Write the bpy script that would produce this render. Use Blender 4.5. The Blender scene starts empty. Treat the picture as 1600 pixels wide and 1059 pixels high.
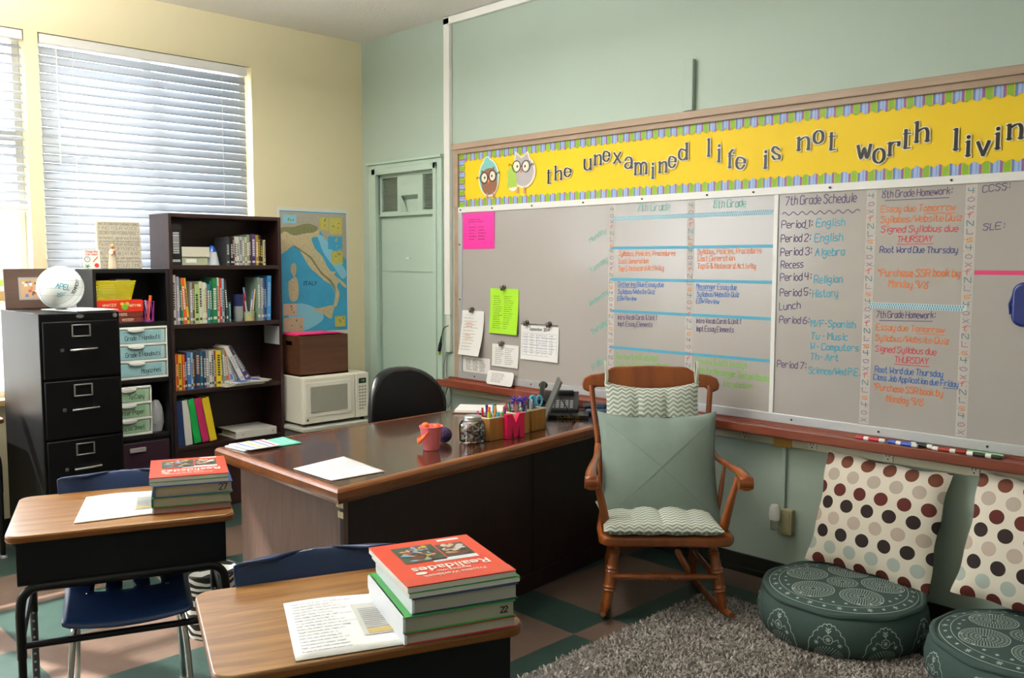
import bpy, bmesh, math, random
from mathutils import Matrix, Vector
random.seed(7)
C = bpy.context.scene.collection
R = math.radians
pi = math.pi

# ---------------------------------------------------------------- camera, world, lights, exposure
scene = bpy.context.scene
cam_data = bpy.data.cameras.new('camera'); cam = bpy.data.objects.new('camera', cam_data); C.objects.link(cam)
cam_data.lens = 31.577; cam_data.sensor_width = 36; cam_data.clip_start = .05; cam_data.clip_end = 100
yaw, pitch, roll = 0.79446, 0.084938, 0.00197
fw = Vector((-math.sin(yaw)*math.cos(pitch), math.cos(yaw)*math.cos(pitch), -math.sin(pitch)))
rt = Vector((math.cos(yaw), math.sin(yaw), 0)); up = rt.cross(fw)
r2 = rt*math.cos(roll)+up*math.sin(roll); u2 = up*math.cos(roll)-rt*math.sin(roll)
M = Matrix(((r2.x, u2.x, -fw.x, 5.7517), (r2.y, u2.y, -fw.y, -4.0480), (r2.z, u2.z, -fw.z, 1.6), (0, 0, 0, 1)))
cam.matrix_world = M
scene.camera = cam
vs = scene.view_settings
vs.view_transform = 'Standard'; vs.look = 'None'; vs.gamma = 1; vs.use_curve_mapping = False; vs.exposure = 0.24

world = bpy.data.worlds.new('sky'); scene.world = world; world.use_nodes = True
bg = world.node_tree.nodes['Background']; bg.inputs[0].default_value = (.86, .93, 1, 1); bg.inputs[1].default_value = 5.0

sun_d = bpy.data.lights.new('sun', 'SUN'); sun_d.energy = 22; sun_d.angle = R(1.0); sun_d.color = (1, .95, .86)
sun = bpy.data.objects.new('sun', sun_d); C.objects.link(sun)
sun.rotation_euler = Vector((1.0, .42, -1.05)).to_track_quat('-Z', 'Y').to_euler()

def area(name, loc, direction, sx, sy, power, col):
    d = bpy.data.lights.new(name, 'AREA'); d.shape = 'RECTANGLE'; d.size = sx; d.size_y = sy; d.energy = power; d.color = col
    o = bpy.data.objects.new(name, d); C.objects.link(o); o.location = loc
    o.rotation_euler = Vector(direction).to_track_quat('-Z', 'Z').to_euler(); return o
# daylight in the open windows further along the window wall (left of and behind the camera's view)
area('daylight_window', (-.04, -4.45, 1.9), (1, 0, -.12), 1.2, 1.9, 38, (.9, .95, 1))
area('daylight_window', (-.04, -5.95, 1.9), (1, .12, -.12), 1.2, 1.9, 38, (.9, .95, 1))
# added fill lamps, out of view, to brighten ceiling and window wall
for lx, ly, pw in ((1.3, -3.15, 10), (2.25, -2.2, 11), (4.6, -4.4, 1.5), (6.3, -3.3, 1)):
    area('added_fill_lamp', (lx, ly, 2.86), (0, 0, -1), 1.2, .3, pw*.2, (1, .97, .93))
    area('added_fill_uplight', (lx, ly, 2.92), (0, 0, 1), 1.2, .3, pw*8.5, (1, .97, .93))

# ---------------------------------------------------------------- materials
def lin(c):
    if isinstance(c, str):
        c = [int(c[i:i+2], 16)/255 for i in (0, 2, 4)]
    return tuple(((x/12.92) if x <= .04045 else ((x+.055)/1.055)**2.4) for x in c[:3])+(1,)
MATS = {}
def mat(name, col, rough=.5, metal=0, coat=0, spec=.5, bump=0, bscale=60, var=0, vscale=8, trans=0, emit=0, alpha=1, ior=1.45):
    if name in MATS: return MATS[name]
    m = bpy.data.materials.new(name); m.use_nodes = True; nt = m.node_tree; b = nt.nodes['Principled BSDF']
    b.inputs['Base Color'].default_value = lin(col); b.inputs['Roughness'].default_value = rough
    b.inputs['Metallic'].default_value = metal; b.inputs['Coat Weight'].default_value = coat
    b.inputs['Coat Roughness'].default_value = .08
    b.inputs['Specular IOR Level'].default_value = spec; b.inputs['Transmission Weight'].default_value = trans
    b.inputs['Alpha'].default_value = alpha; b.inputs['IOR'].default_value = ior
    tc = nt.nodes.new('ShaderNodeTexCoord')
    if var:
        n = nt.nodes.new('ShaderNodeTexNoise'); n.inputs['Scale'].default_value = vscale; n.inputs['Detail'].default_value = 5
        nt.links.new(tc.outputs['Object'], n.inputs['Vector'])
        mx = nt.nodes.new('ShaderNodeMix'); mx.data_type = 'RGBA'
        c = lin(col); mx.inputs[6].default_value = tuple(x*(1-var) for x in c[:3])+(1,); mx.inputs[7].default_value = tuple(min(1, x*(1+var)) for x in c[:3])+(1,)
        nt.links.new(n.outputs['Fac'], mx.inputs[0]); nt.links.new(mx.outputs[2], b.inputs['Base Color'])
    if bump:
        n = nt.nodes.new('ShaderNodeTexNoise'); n.inputs['Scale'].default_value = bscale; n.inputs['Detail'].default_value = 4
        nt.links.new(tc.outputs['Object'], n.inputs['Vector'])
        bp = nt.nodes.new('ShaderNodeBump'); bp.inputs['Strength'].default_value = bump; bp.inputs['Distance'].default_value = .01
        nt.links.new(n.outputs['Fac'], bp.inputs['Height']); nt.links.new(bp.outputs[0], b.inputs['Normal'])
    MATS[name] = m; return m
def wood(name, c1, c2, axis='x', scale=6, rough=.4, coat=0, stretch=14, mid=.5):
    if name in MATS: return MATS[name]
    m = bpy.data.materials.new(name); m.use_nodes = True; nt = m.node_tree; b = nt.nodes['Principled BSDF']
    tc = nt.nodes.new('ShaderNodeTexCoord'); mp = nt.nodes.new('ShaderNodeMapping')
    s = [scale*stretch/4]*3; s['xyz'.index(axis)] = scale/4
    mp.inputs['Scale'].default_value = s
    nt.links.new(tc.outputs['Object'], mp.inputs[0])
    n = nt.nodes.new('ShaderNodeTexNoise'); n.inputs['Scale'].default_value = 1.0; n.inputs['Detail'].default_value = 6; n.inputs['Roughness'].default_value = .6
    n.inputs['Distortion'].default_value = .6
    nt.links.new(mp.outputs[0], n.inputs['Vector'])
    cr = nt.nodes.new('ShaderNodeValToRGB'); sp_ = .1 if 'oak' in name else .18; cr.color_ramp.elements[0].position = mid-sp_; cr.color_ramp.elements[1].position = mid+sp_
    cr.color_ramp.elements[0].color = lin(c1); cr.color_ramp.elements[1].color = lin(c2)
    nt.links.new(n.outputs['Fac'], cr.inputs[0]); nt.links.new(cr.outputs[0], b.inputs['Base Color'])
    b.inputs['Roughness'].default_value = rough; b.inputs['Coat Weight'].default_value = coat; b.inputs['Coat Roughness'].default_value = .06
    MATS[name] = m; return m
def nodes_of(name, rough=.8):
    m = bpy.data.materials.new(name); m.use_nodes = True; nt = m.node_tree; b = nt.nodes['Principled BSDF']
    b.inputs['Roughness'].default_value = rough; MATS[name] = m
    return m, nt, b
def mth(nt, op, a, b_=None, c=None):
    n = nt.nodes.new('ShaderNodeMath'); n.operation = op
    for i, v in enumerate((a, b_, c)):
        if v is None: continue
        if isinstance(v, (int, float)): n.inputs[i].default_value = v
        else: nt.links.new(v, n.inputs[i])
    return n.outputs[0]
def mixc(nt, f, a, b_):
    n = nt.nodes.new('ShaderNodeMix'); n.data_type = 'RGBA'
    nt.links.new(f, n.inputs[0])
    for i, v in ((6, a), (7, b_)):
        if isinstance(v, tuple): n.inputs[i].default_value = v
        else: nt.links.new(v, n.inputs[i])
    return n.outputs[2]
def objxyz(nt):
    tc = nt.nodes.new('ShaderNodeTexCoord'); s = nt.nodes.new('ShaderNodeSeparateXYZ'); nt.links.new(tc.outputs['Object'], s.inputs[0]); return s.outputs

wall_green = mat('pale_green_paint', 'A9BAAF', .55, bump=.06, bscale=90, var=.03, vscale=2)
door_green = mat('pale_green_gloss', 'B2C8BB', .38, bump=.05, bscale=40, var=.02)
wall_beige = mat("beige_paint", "E6DCB8", .6, bump=.06, bscale=90, var=.03, vscale=2)
ceil_m = mat('textured_ceiling', 'F4F2EC', .9, bump=.5, bscale=120)
tileg = mat('green_floor_tile', '2C3F3A', .3, var=.35, vscale=9, bump=.05)
tilet = mat('tan_floor_tile', '66544A', .3, var=.2, vscale=9, bump=.05)
white_p = mat('white_plastic', 'ECECE8', .4)
white_m = mat('white_metal', 'E8E8E6', .35)
paper_w = mat('white_paper', 'F0F0EE', .7)
grey_txt = mat('grey_print', '8C8C90', .8)
black_p = mat('black_plastic', '141416', .35)
black_mt = mat('black_metal', '0E0F12', .42, spec=.35)
chrome = mat('chrome', 'C8C8C8', .22, metal=1)
steel = mat('brushed_steel', 'B4B4B4', .35, metal=1)
alu = mat('aluminium_rail', 'C4C8CC', .35, metal=.4)
dark_wood = wood('espresso_laminate', '221110', '301A18', 'y', 5, .45)
black_lam = mat('black_laminate', '121012', .45)
navy_pl = mat('navy_plastic', '19305A', .35, bump=.06, bscale=200)
oak_top = wood('oak_laminate', '80552A', 'A1743F', 'x', 9, .32, .45, 10)
oak_top.node_tree.nodes['Principled BSDF'].inputs['Coat Roughness'].default_value = .16
oak_edge = mat('brown_edge', '7C4A20', .35)
desk_gloss = wood('mahogany_gloss', '3A1D13', '55301F', 'x', 4, .2, .35, 12)
desk_rim = wood('rim_wood', '6E3D1E', '8E5228', 'y', 6, .28, .3, 10)
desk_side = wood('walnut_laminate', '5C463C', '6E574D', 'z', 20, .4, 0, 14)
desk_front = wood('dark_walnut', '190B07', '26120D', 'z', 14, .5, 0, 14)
rock_wood = wood('maple_stain', '6E3212', '96501F', 'z', 5, .3, .3, 8)
board_m = mat('whiteboard_surface', 'A9A4A0', .17, spec=.5, var=.01)
tray_w = wood('tray_wood', '6E3220', '87422C', 'x', 5, .4, .1, 10)
frame_tan = wood('taupe_frame', '9C8570', 'A8917C', 'x', 6, .5)

# ---------------------------------------------------------------- geometry helpers
FLAT = {'handwriting', 'lettering', 'letter_face', 'cream_edge', 'cutout', 'owl_body', 'eyes_and_beak', 'embroidery', 'picture', 'handwritten_number', 'teal_writing', 'photograph', 'letter_border_strip'}
class MB:
    def __init__(s): s.v = []; s.f = []; s.m = []
    def add(s, vs, fs, m=0):
        n = len(s.v); s.v += [tuple(p) for p in vs]; s.f += [tuple(i+n for i in f) for f in fs]; s.m += [m]*len(fs); return s
    def box(s, x0, x1, y0, y1, z0, z1, m=0, mtx=None):
        vs = [(x0, y0, z0), (x1, y0, z0), (x1, y1, z0), (x0, y1, z0), (x0, y0, z1), (x1, y0, z1), (x1, y1, z1), (x0, y1, z1)]
        if mtx: vs = [mtx @ Vector(p) for p in vs]
        return s.add(vs, [(0, 3, 2, 1), (4, 5, 6, 7), (0, 1, 5, 4), (1, 2, 6, 5), (2, 3, 7, 6), (3, 0, 4, 7)], m)
    def tube(s, pts, r, n=10, m=0, closed=False, caps=True):
        pts = [Vector(p) for p in pts]; k = len(pts)
        rs = r if isinstance(r, (list, tuple)) else [r]*k
        vs = []; nrm = None
        for i, p in enumerate(pts):
            if closed: t = (pts[(i+1) % k]-pts[i-1])
            else: t = pts[min(i+1, k-1)]-pts[max(i-1, 0)]
            t = t.normalized() if t.length > 1e-9 else Vector((0, 0, 1))
            if nrm is None:
                a = Vector((0, 0, 1)) if abs(t.z) < .9 else Vector((1, 0, 0)); nrm = t.cross(a).normalized()
            else:
                nrm = (nrm-t*nrm.dot(t)); nrm = nrm.normalized() if nrm.length > 1e-6 else t.orthogonal().normalized()
            b = t.cross(nrm)
            for j in range(n):
                a = 2*pi*j/n; vs.append(p+(nrm*math.cos(a)+b*math.sin(a))*rs[i])
        fs = []
        for i in range(k if closed else k-1):
            i2 = (i+1) % k
            for j in range(n):
                j2 = (j+1) % n; fs.append((i*n+j, i*n+j2, i2*n+j2, i2*n+j))
        if caps and not closed: fs += [tuple(range(n))[::-1], tuple((k-1)*n+j for j in range(n))]
        return s.add(vs, fs, m)
    def lathe(s, prof, c=(0, 0, 0), n=24, m=0, axis='z', mtx=None):
        vs = []; k = len(prof)
        for (r, h) in prof:
            for j in range(n):
                a = 2*pi*j/n; x, y, z = r*math.cos(a), r*math.sin(a), h
                if axis == 'x': x, y, z = z, x, y
                if axis == 'y': x, y, z = x, z, y
                p = Vector((x, y, z))
                if mtx: p = mtx @ p
                vs.append(p+Vector(c))
        fs = []
        for i in range(k-1):
            for j in range(n):
                j2 = (j+1) % n; fs.append((i*n+j, i*n+j2, (i+1)*n+j2, (i+1)*n+j))
        fs += [tuple(range(n))[::-1], tuple((k-1)*n+j for j in range(n))]
        return s.add(vs, fs, m)
    def prism(s, poly, fn, d0, d1, m=0):   # poly of (u,v), fn(u,v,d)->3d
        n = len(poly)
        vs = [fn(u, v, d0) for u, v in poly]+[fn(u, v, d1) for u, v in poly]
        fs = [tuple(range(n))[::-1], tuple(range(n, 2*n))]+[(i, (i+1) % n, n+(i+1) % n, n+i) for i in range(n)]
        return s.add(vs, fs, m)
    def build(s, name, mats, parent=None, loc=None, rot=None, smooth=True, bevel=0, seg=2, angle=35, recalc=True, solid=0, sub=0):
        if name in FLAT:    # thin ink and paper layers: lift each stroke a hair above the one before, as laid down
            for i, f in enumerate(s.f):
                a, b, c = (Vector(s.v[f[q]]) for q in (0, 1, 2)); nn = (b-a).cross(c-a)
                if nn.length > 1e-12:
                    nn = nn.normalized()*(4e-6*(i % 60))
                    for q in f: s.v[q] = (s.v[q][0]+nn.x, s.v[q][1]+nn.y, s.v[q][2]+nn.z)
        me = bpy.data.meshes.new(name); me.from_pydata(s.v, [], s.f)
        if not isinstance(mats, (list, tuple)): mats = [mats]
        for m in mats: me.materials.append(m)
        me.polygons.foreach_set('material_index', s.m)
        if recalc:
            bm = bmesh.new(); bm.from_mesh(me); bmesh.ops.recalc_face_normals(bm, faces=bm.faces); bm.to_mesh(me); bm.free()
        if smooth:
            me.polygons.foreach_set('use_smooth', [True]*len(me.polygons)); me.set_sharp_from_angle(angle=R(angle))
        me.update()
        o = bpy.data.objects.new(name, me); C.objects.link(o)
        if parent: o.parent = parent
        if loc: o.location = loc
        if rot is not None: o.rotation_euler = rot if isinstance(rot, (tuple, list)) else (0, 0, rot)
        if solid:
            md = o.modifiers.new('solid', 'SOLIDIFY'); md.thickness = solid; md.offset = 0
        if bevel:
            md = o.modifiers.new('bevel', 'BEVEL'); md.width = bevel; md.segments = seg; md.limit_method = 'ANGLE'; md.angle_limit = R(40)
        if sub:
            md = o.modifiers.new('sub', 'SUBSURF'); md.levels = sub; md.render_levels = sub
        return o
def tag(o, label=None, cat=None, group=None, kind=None):
    if label: o['label'] = label
    if cat: o['category'] = cat
    if group: o['group'] = group
    if kind: o['kind'] = kind
    return o
def thing(name, label, cat, loc=(0, 0, 0), rz=0, group=None):
    o = bpy.data.objects.new(name, None); C.objects.link(o); o.location = loc
    o.rotation_euler = rz if isinstance(rz, (tuple, list)) else (0, 0, rz); o.empty_display_size = .1
    return tag(o, label, cat, group)
def struct(name, mb, mats, parent=None, **k):
    o = mb.build(name, mats, parent, **k)
    if not parent: o['kind'] = 'structure'
    return o
def B(*a, **k): return MB().box(*a, **k)
def bez(pts, n=8):     # catmull-rom through points
    out = []; P = [Vector(p) for p in pts]
    for i in range(len(P)-1):
        p0, p1, p2, p3 = P[max(i-1, 0)], P[i], P[i+1], P[min(i+2, len(P)-1)]
        for k in range(n):
            t = k/n; out.append(.5*((2*p1)+(p2-p0)*t+(2*p0-5*p1+4*p2-p3)*t*t+(3*p1-p0-3*p2+p3)*t**3))
    out.append(P[-1]); return out
def ring(c, rx, ry, n=24, fn=None):
    return [(c[0]+rx*math.cos(2*pi*i/n), c[1]+ry*math.sin(2*pi*i/n)) for i in range(n)]
def rrect(x0, x1, y0, y1, r, n=5):
    out = []
    for cx, cy, a in ((x1-r, y1-r, 0), (x0+r, y1-r, 90), (x0+r, y0+r, 180), (x1-r, y0+r, 270)):
        for i in range(n+1):
            t = R(a+90*i/n); out.append((cx+r*math.cos(t), cy+r*math.sin(t)))
    return out
def wall_y(y):   # maps (x,z,d) onto the board wall: d comes out of the wall
    return lambda u, v, d: (u, y-d, v)
def wall_x(x):
    return lambda u, v, d: (x+d, u, v)
def pillow_mb(W, H, T, n=18, pinch=.06, power=.5, lump=None, m=0):
    mb = MB(); vs = []; idx = {}
    for sgn in (1, -1):
        for i in range(n+1):
            for j in range(n+1):
                u = -1+2*i/n; v = -1+2*j/n
                x = W/2*u*(1-pinch*(1-v*v)); z = H/2*v*(1-pinch*(1-u*u))
                t = T/2*max(0, (1-u**4)*(1-v**4))**power*(.55+.45*(1-u*u)*(1-v*v))
                if lump: t *= lump(u, v)
                idx[(sgn, i, j)] = len(vs); vs.append((x, sgn*(t+.002), z))
    fs = []
    for i in range(n):
        for j in range(n):
            for s_ in (1, -1): fs.append((idx[(s_, i, j)], idx[(s_, i+1, j)], idx[(s_, i+1, j+1)], idx[(s_, i, j+1)]))
    for i in range(n):
        fs.append((idx[(1, i, 0)], idx[(1, i+1, 0)], idx[(-1, i+1, 0)], idx[(-1, i, 0)]))
        fs.append((idx[(1, i, n)], idx[(1, i+1, n)], idx[(-1, i+1, n)], idx[(-1, i, n)]))
        fs.append((idx[(1, 0, i)], idx[(1, 0, i+1)], idx[(-1, 0, i+1)], idx[(-1, 0, i)]))
        fs.append((idx[(1, n, i)], idx[(1, n, i+1)], idx[(-1, n, i+1)], idx[(-1, n, i)]))
    return mb.add(vs, fs, m)
ORD = ['leftmost', 'second from left', 'third from left', 'fourth from left', 'fifth from left', 'sixth from left', 'seventh from left', 'eighth from left', 'ninth from left', 'tenth from left', 'eleventh from left', 'twelfth from left', 'thirteenth from left', 'fourteenth from left', 'fifteenth from left', 'sixteenth from left', 'seventeenth from left', 'eighteenth from left', 'nineteenth from left', 'twentieth from left', 'twenty-first from left', 'twenty-second from left', 'twenty-third from left', 'twenty-fourth from left', 'twenty-fifth from left', 'twenty-sixth from left']

# ---------------------------------------------------------------- single stroke lettering
G = {'A': '022842 1535', 'B': '0208 083847463505 3544433202', 'C': '4738180703123243', 'D': '0802 08284743322202', 'E': '48080242 0535', 'F': '480802 0535',
 'G': '47381807031232434535', 'H': '0802 4842 0545', 'I': '1812', 'J': '3833221203', 'K': '0802 4805 1542', 'L': '080232', 'M': '0208254842', 'N': '02084248',
 'O': '180703123243473818', 'P': '02083847463505', 'Q': '180703123243473818 2442', 'R': '02083847463505 2542', 'S': '4738180716354433321203', 'T': '0848 2822',
 'U': '080312324348', 'V': '082248', 'W': '0812254348', 'X': '0842 0248', 'Y': '082548 2522', 'Z': '08480242',
 'a': '36160503122233 3632', 'b': '0802 0516263533221203', 'c': '3626160503122232', 'd': '3832 3526160503122233', 'e': '04343526160503122232', 'f': '38281712 0626',
 'g': '36160504132334 3631201001', 'h': '0802 0516263532', 'i': '1612 1718', 'j': '161100 1718', 'k': '0802 3604 1532', 'l': '1812', 'm': '0602 05162522 25364542',
 'n': '0602 0516263532', 'o': '16050312223335 352616', 'p': '0600 0516263533221203', 'q': '3630 3526160503122233', 'r': '0602 05162636', 's': '3626160514243322 2202',
 't': '18132232 0626', 'u': '0603122233 3632', 'v': '062246', 'w': '0612253246', 'x': '0632 3602', 'y': '0603122233 36312010', 'z': '06360232',
 '0': '180703123243473818', '1': '071812', '2': '07183847460242', '3': '0718384735253544433212 1203', '4': '08053545 3832', '5': '480805354433321203', '6': '38170503123243443515',
 '7': '084812', '8': '180716354332120315374838', '9': '4535160718384742', ':': '1617 1314', '.': '1213', ',': '1301', '-': '0525', '/': '0238', '*': '0727 1816 0826', '&': '4217081828051322334 4'.replace(' ', ''), '!': '1814 1213', "'": '1817'}
def glyph(ch):
    st = []
    for s in G.get(ch, '').split(' '):
        if len(s) >= 4: st.append([(int(s[i]), int(s[i+1])-2) for i in range(0, len(s)-1, 2)])
    return st
def ribbon(mb, pts, wd, fn, m=0):
    for (a, b) in zip(pts[:-1], pts[1:]):
        dx, dy = b[0]-a[0], b[1]-a[1]; L = math.hypot(dx, dy)
        if L < 1e-9: continue
        w = wd(dx/L, dy/L) if callable(wd) else wd
        nx, ny = -dy/L*w/2, dx/L*w/2; ex, ey = dx/L*w*.3, dy/L*w*.3
        mb.add([fn(a[0]-nx-ex, a[1]-ny-ey), fn(b[0]-nx+ex, b[1]-ny+ey), fn(b[0]+nx+ex, b[1]+ny+ey), fn(a[0]+nx-ex, a[1]+ny-ey)], [(0, 1, 2, 3)], m)
def ink(mb, s, fn, x0, y0, x1, y1, h, wd, m=0, slant=.05, jit=.012, smooth=True):
    adv = []; tot = 0
    for ch in s:
        g = glyph(ch); w = (max(p[0] for st in g for p in st)+1.25) if g else 1.9
        adv.append((ch, tot, g)); tot += w
    tot -= 1.25; L = math.hypot(x1-x0, y1-y0); ca, sa = (x1-x0)/L, (y1-y0)/L; sx = L/tot; sy = h/6
    for ch, ox, g in adv:
        dj = random.uniform(-jit, jit)
        for st in g:
            if smooth and len(st) > 3: st = [(p.x, p.y) for p in bez([(a, b, 0) for a, b in st], 3)]
            pp = []
            for a, b in st:
                u = (ox+a+b*slant*2)*sx; v = b*sy+dj*h*3; pp.append((x0+u*ca-v*sa, y0+u*sa+v*ca))
            ribbon(mb, pp, wd, fn, m)
INK = {k: mat('marker_'+k, v, .5) for k, v in dict(teal='5FA79A', orange='D9773E', blue='3C6FB0', purple='5A4A70', green='7CB352', cyan='3E9DB8', red='C9505A', navy='454F8A').items()}
black_ink = mat('black_ink', '1E1C1C', .6)
def font(s, size, m, parent=None, loc=(0, 0, 0), rot=(0, 0, 0), name='lettering', sx=1, bold=0):
    cu = bpy.data.curves.new(name, 'FONT'); cu.body = s; cu.size = size; cu.align_x = 'CENTER'; cu.align_y = 'CENTER'; cu.offset = bold; cu.extrude = .0004
    o = bpy.data.objects.new(name, cu); C.objects.link(o); dg = bpy.context.evaluated_depsgraph_get()
    me = bpy.data.meshes.new_from_object(o.evaluated_get(dg)); bpy.data.objects.remove(o)
    me.materials.clear(); me.materials.append(m); o = bpy.data.objects.new(name, me); C.objects.link(o); o.location = loc; o.rotation_euler = rot; o.scale = (sx, 1, 1)
    if parent: o.parent = parent
    return o
def lines(mb, fn, x0, x1, z0, z1, n, th, m=0, seedv=1, cols=1, brk=.15):   # blurry tiny print as rows of dashes
    rnd = random.Random(seedv)
    for c in range(cols):
        a0 = x0+(x1-x0)*c/cols; a1 = a0+(x1-x0)/cols*.9
        for i in range(n):
            z = z1-(z1-z0)*i/max(1, n-1); x = a0; end = a0+(a1-a0)*rnd.uniform(.6, 1)
            while x < end:
                w = rnd.uniform(.004, .016); w = min(w, end-x)
                if w > .002: mb.add([fn(x, z), fn(x+w, z), fn(x+w, z+th), fn(x, z+th)], [(0, 1, 2, 3)], m)
                x += w+rnd.uniform(.002, .005)

# ================================================================ THE ROOM
RX, RY, RZ = 8.0, -7.2, 3.245
mb = MB()
TAN = {(0, 2), (3, 0), (0, 0), (3, 1), (2, 3), (0, 1), (1, 3), (3, 2)}
for i in range(0, int(RX/.25)):
    for j in range(int(RY/.25)-1, 0):
        x0, y0 = i*.25+.008, j*.25+.03
        mb.add([(x0, y0, 0), (x0+.25, y0, 0), (x0+.25, y0+.25, 0), (x0, y0+.25, 0)], [(0, 1, 2, 3)], 1 if (i % 4, j % 4) in TAN else 0)
mb.box(-.2, RX, RY, .2, -.06, -.001, 0)
struct('floor', mb, [tileg, tilet], smooth=False)
struct('ceiling', B(-.2, RX, RY, .2, RZ, RZ+.1), ceil_m)
# board wall with a shallow closet recess
DX0, DX1, DZ = .19, .885, 2.265
mb = MB(); mb.box(-.2, DX0, 0, .2, 0, RZ); mb.box(DX1, RX, 0, .2, 0, RZ); mb.box(DX0, DX1, 0, .2, DZ, RZ); mb.box(DX0, DX1, .06, .2, 0, DZ)
struct('wall_board_side', mb, wall_green, smooth=False)
struct('wall_right', B(RX, RX+.1, RY, .2, 0, RZ), wall_green)
struct('wall_rear', B(-.2, RX+.1, RY-.1, RY, 0, RZ), wall_beige)
glass_m, _nt, _b = nodes_of('window_glass', .02)
_t = _nt.nodes.new('ShaderNodeBsdfTransparent'); _x = _nt.nodes.new('ShaderNodeMixShader'); _x.inputs[0].default_value = .07
_g = _nt.nodes.new('ShaderNodeBsdfGlossy'); _g.inputs['Roughness'].default_value = .02
_nt.links.new(_t.outputs[0], _x.inputs[1]); _nt.links.new(_g.outputs[0], _x.inputs[2]); _nt.links.new(_x.outputs[0], _nt.nodes['Material Output'].inputs[0])
# window wall with four openings
WZ0, WZ1 = .80, 2.93
ops = [(-2.27, -.915), (-3.7, -2.345), (-5.13, -3.775), (-6.65, -5.2)]
mb = MB(); mb.box(-.2, 0, RY, .2, 0, WZ0); mb.box(-.2, 0, RY, .2, WZ1, RZ)
ys = [.2]+[v for a, b in ops for v in (b, a)]+[RY]
for k in range(0, len(ys), 2): mb.box(-.2, 0, ys[k+1], ys[k], WZ0, WZ1)
struct('wall_window_side', mb, wall_beige, smooth=False)
for k, (a, b) in enumerate(ops):
    mb = MB(); y0, y1 = a, b
    for q in ((y0, y0+.04, WZ0, WZ1), (y1-.04, y1, WZ0, WZ1), (y0, y1, WZ0, WZ0+.04), (y0, y1, WZ1-.04, WZ1), ((y0+y1)/2-.025, (y0+y1)/2+.025, WZ0, WZ1), (y0, y1, 2.3, 2.36)):
        hz = (q[1]-q[0]) > 1; mb.box(-.15+.0015*hz, -.1-.0015*hz, q[0], q[1], q[2], q[3])
    w = struct('window_%d' % (k+1), mb, white_m, bevel=.003)
    g = B(-.128, -.124, y0+.03, y1-.03, WZ0+.03, WZ1-.03).build('window_glass', glass_m, w)
    B(-.1, -.06, y0, y1, 1.37, 1.43).build('meeting_rail', wood('sill_wood', 'B99A63', 'C9AC77', 'y', 6, .5), w, bevel=.003)
    B(-.1, .035, y0, y1, WZ0-.035, WZ0+.002).build('window_sill', wood('sill_wood', 'B99A63', 'C9AC77', 'y', 6, .5), w, bevel=.004)
# ground and a tree outside
struct('ground_outside', B(-30, -.2, -25, 20, -.5, -.05), mat('pale_paving', 'B9B6AE', .9, var=.1))
# baseboards
base_m = mat('black_baseboard', '1A1C18', .5)
mb = MB(); mb.box(DX1+.09, RX, -.012, 0, 0, .1); mb.box(DX1+.09, RX, -.016, 0, 0, .03)
struct('baseboard_board_side', mb, base_m, bevel=.002)
struct('baseboard_window_side', B(0, .012, RY, 0, 0, .1), base_m, bevel=.002)
# closet door with its frame and vent panel
mb = MB()
for (x0, x1, z0, z1) in ((.105, DX0, 0, 2.325), (DX1, .955, 0, 2.325), (DX0, DX1, DZ-.005, 2.325)):
    mb.box(x0, x1, -.022, .0, z0, z1)
for (x0, x1, z0, z1) in ((.155, DX0+.012, 0, 2.29), (DX1-.012, .905, 0, 2.29), (.155, .905, DZ-.02, 2.29)):
    mb.box(x0, x1, -.034, .0, z0, z1)
mb.box(.095, .965, -.04, 0, 2.32, 2.34)
struct('trim_1', mb, door_green, bevel=.003)
dr = struct('door_1', B(DX0+.002, DX1-.002, .03, .06, .004, 1.94), door_green, bevel=.002)
mb = MB(); mb.box(DX0+.012, DX1-.012, .024, .03, 1.531, 1.536); mb.box(DX0+.01, DX1-.01, .02, .03, 1.925, 1.94)
mb.build('seam', mat('seam_shadow_gap', '93B09A', .5), dr)
mb = MB(); mb.box(.5, .54, .02, .03, 1.625, 1.635); mb.build('catch_plate', white_m, dr)
mb = MB()   # vent panel: a plate with three openings
px = [DX0+.01, .222, .414, .462, .654, .708, .88-.006, DX1-.01]
mb.box(px[0], px[1], .012, .04, 1.945, DZ-.005); mb.box(px[2], px[3], .012, .04, 1.945, DZ-.005); mb.box(px[4], px[5], .012, .04, 1.945, DZ-.005); mb.box(px[6], px[7], .012, .04, 1.945, DZ-.005)
for a, b, z0, z1 in ((px[1], px[2], 1.973, 2.222), (px[3], px[4], 1.965, 2.085), (px[5], px[6], 1.973, 2.222)):
    mb.box(a, b, .012, .04, 1.945, z0); mb.box(a, b, .012, .04, z1, DZ-.005)
mb.box(px[0], px[-1], .0, .012, 1.938, 1.95)
vp = mb.build('vent_panel', door_green, dr, bevel=.001)
for a, b in ((px[1], px[2]), (px[5], px[6])):
    mb = MB(); mb.box(a, b, .045, .05, 1.973, 2.222)
    for k in range(22):
        z = 1.976+k*.0113; mb.add([(a, .02, z+.002), (b, .02, z+.002), (b, .036, z+.0095), (a, .036, z+.0095), (a, .02, z), (b, .02, z)], [(0, 1, 2, 3), (0, 1, 5, 4)])
    mb.build('louver', mat('grey_louver', '8C9A8C', .5), vp)
mb = MB(); mb.add([(px[3], .012, 2.085), (px[4], .012, 2.085), (px[4], .058, 2.06), (px[3], .058, 2.06), (px[3], .058, 1.965), (px[4], .058, 1.965), (px[3], .012, 1.965), (px[4], .012, 1.965), (px[3]+.02, .055, 1.965)],
    [(0, 1, 2, 3), (2, 3, 4, 5), (4, 5, 7, 6), (0, 3, 4, 6), (1, 2, 5, 7), (6, 0, 8)])
mb.build('vent_hood', door_green, vp, smooth=False)
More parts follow.
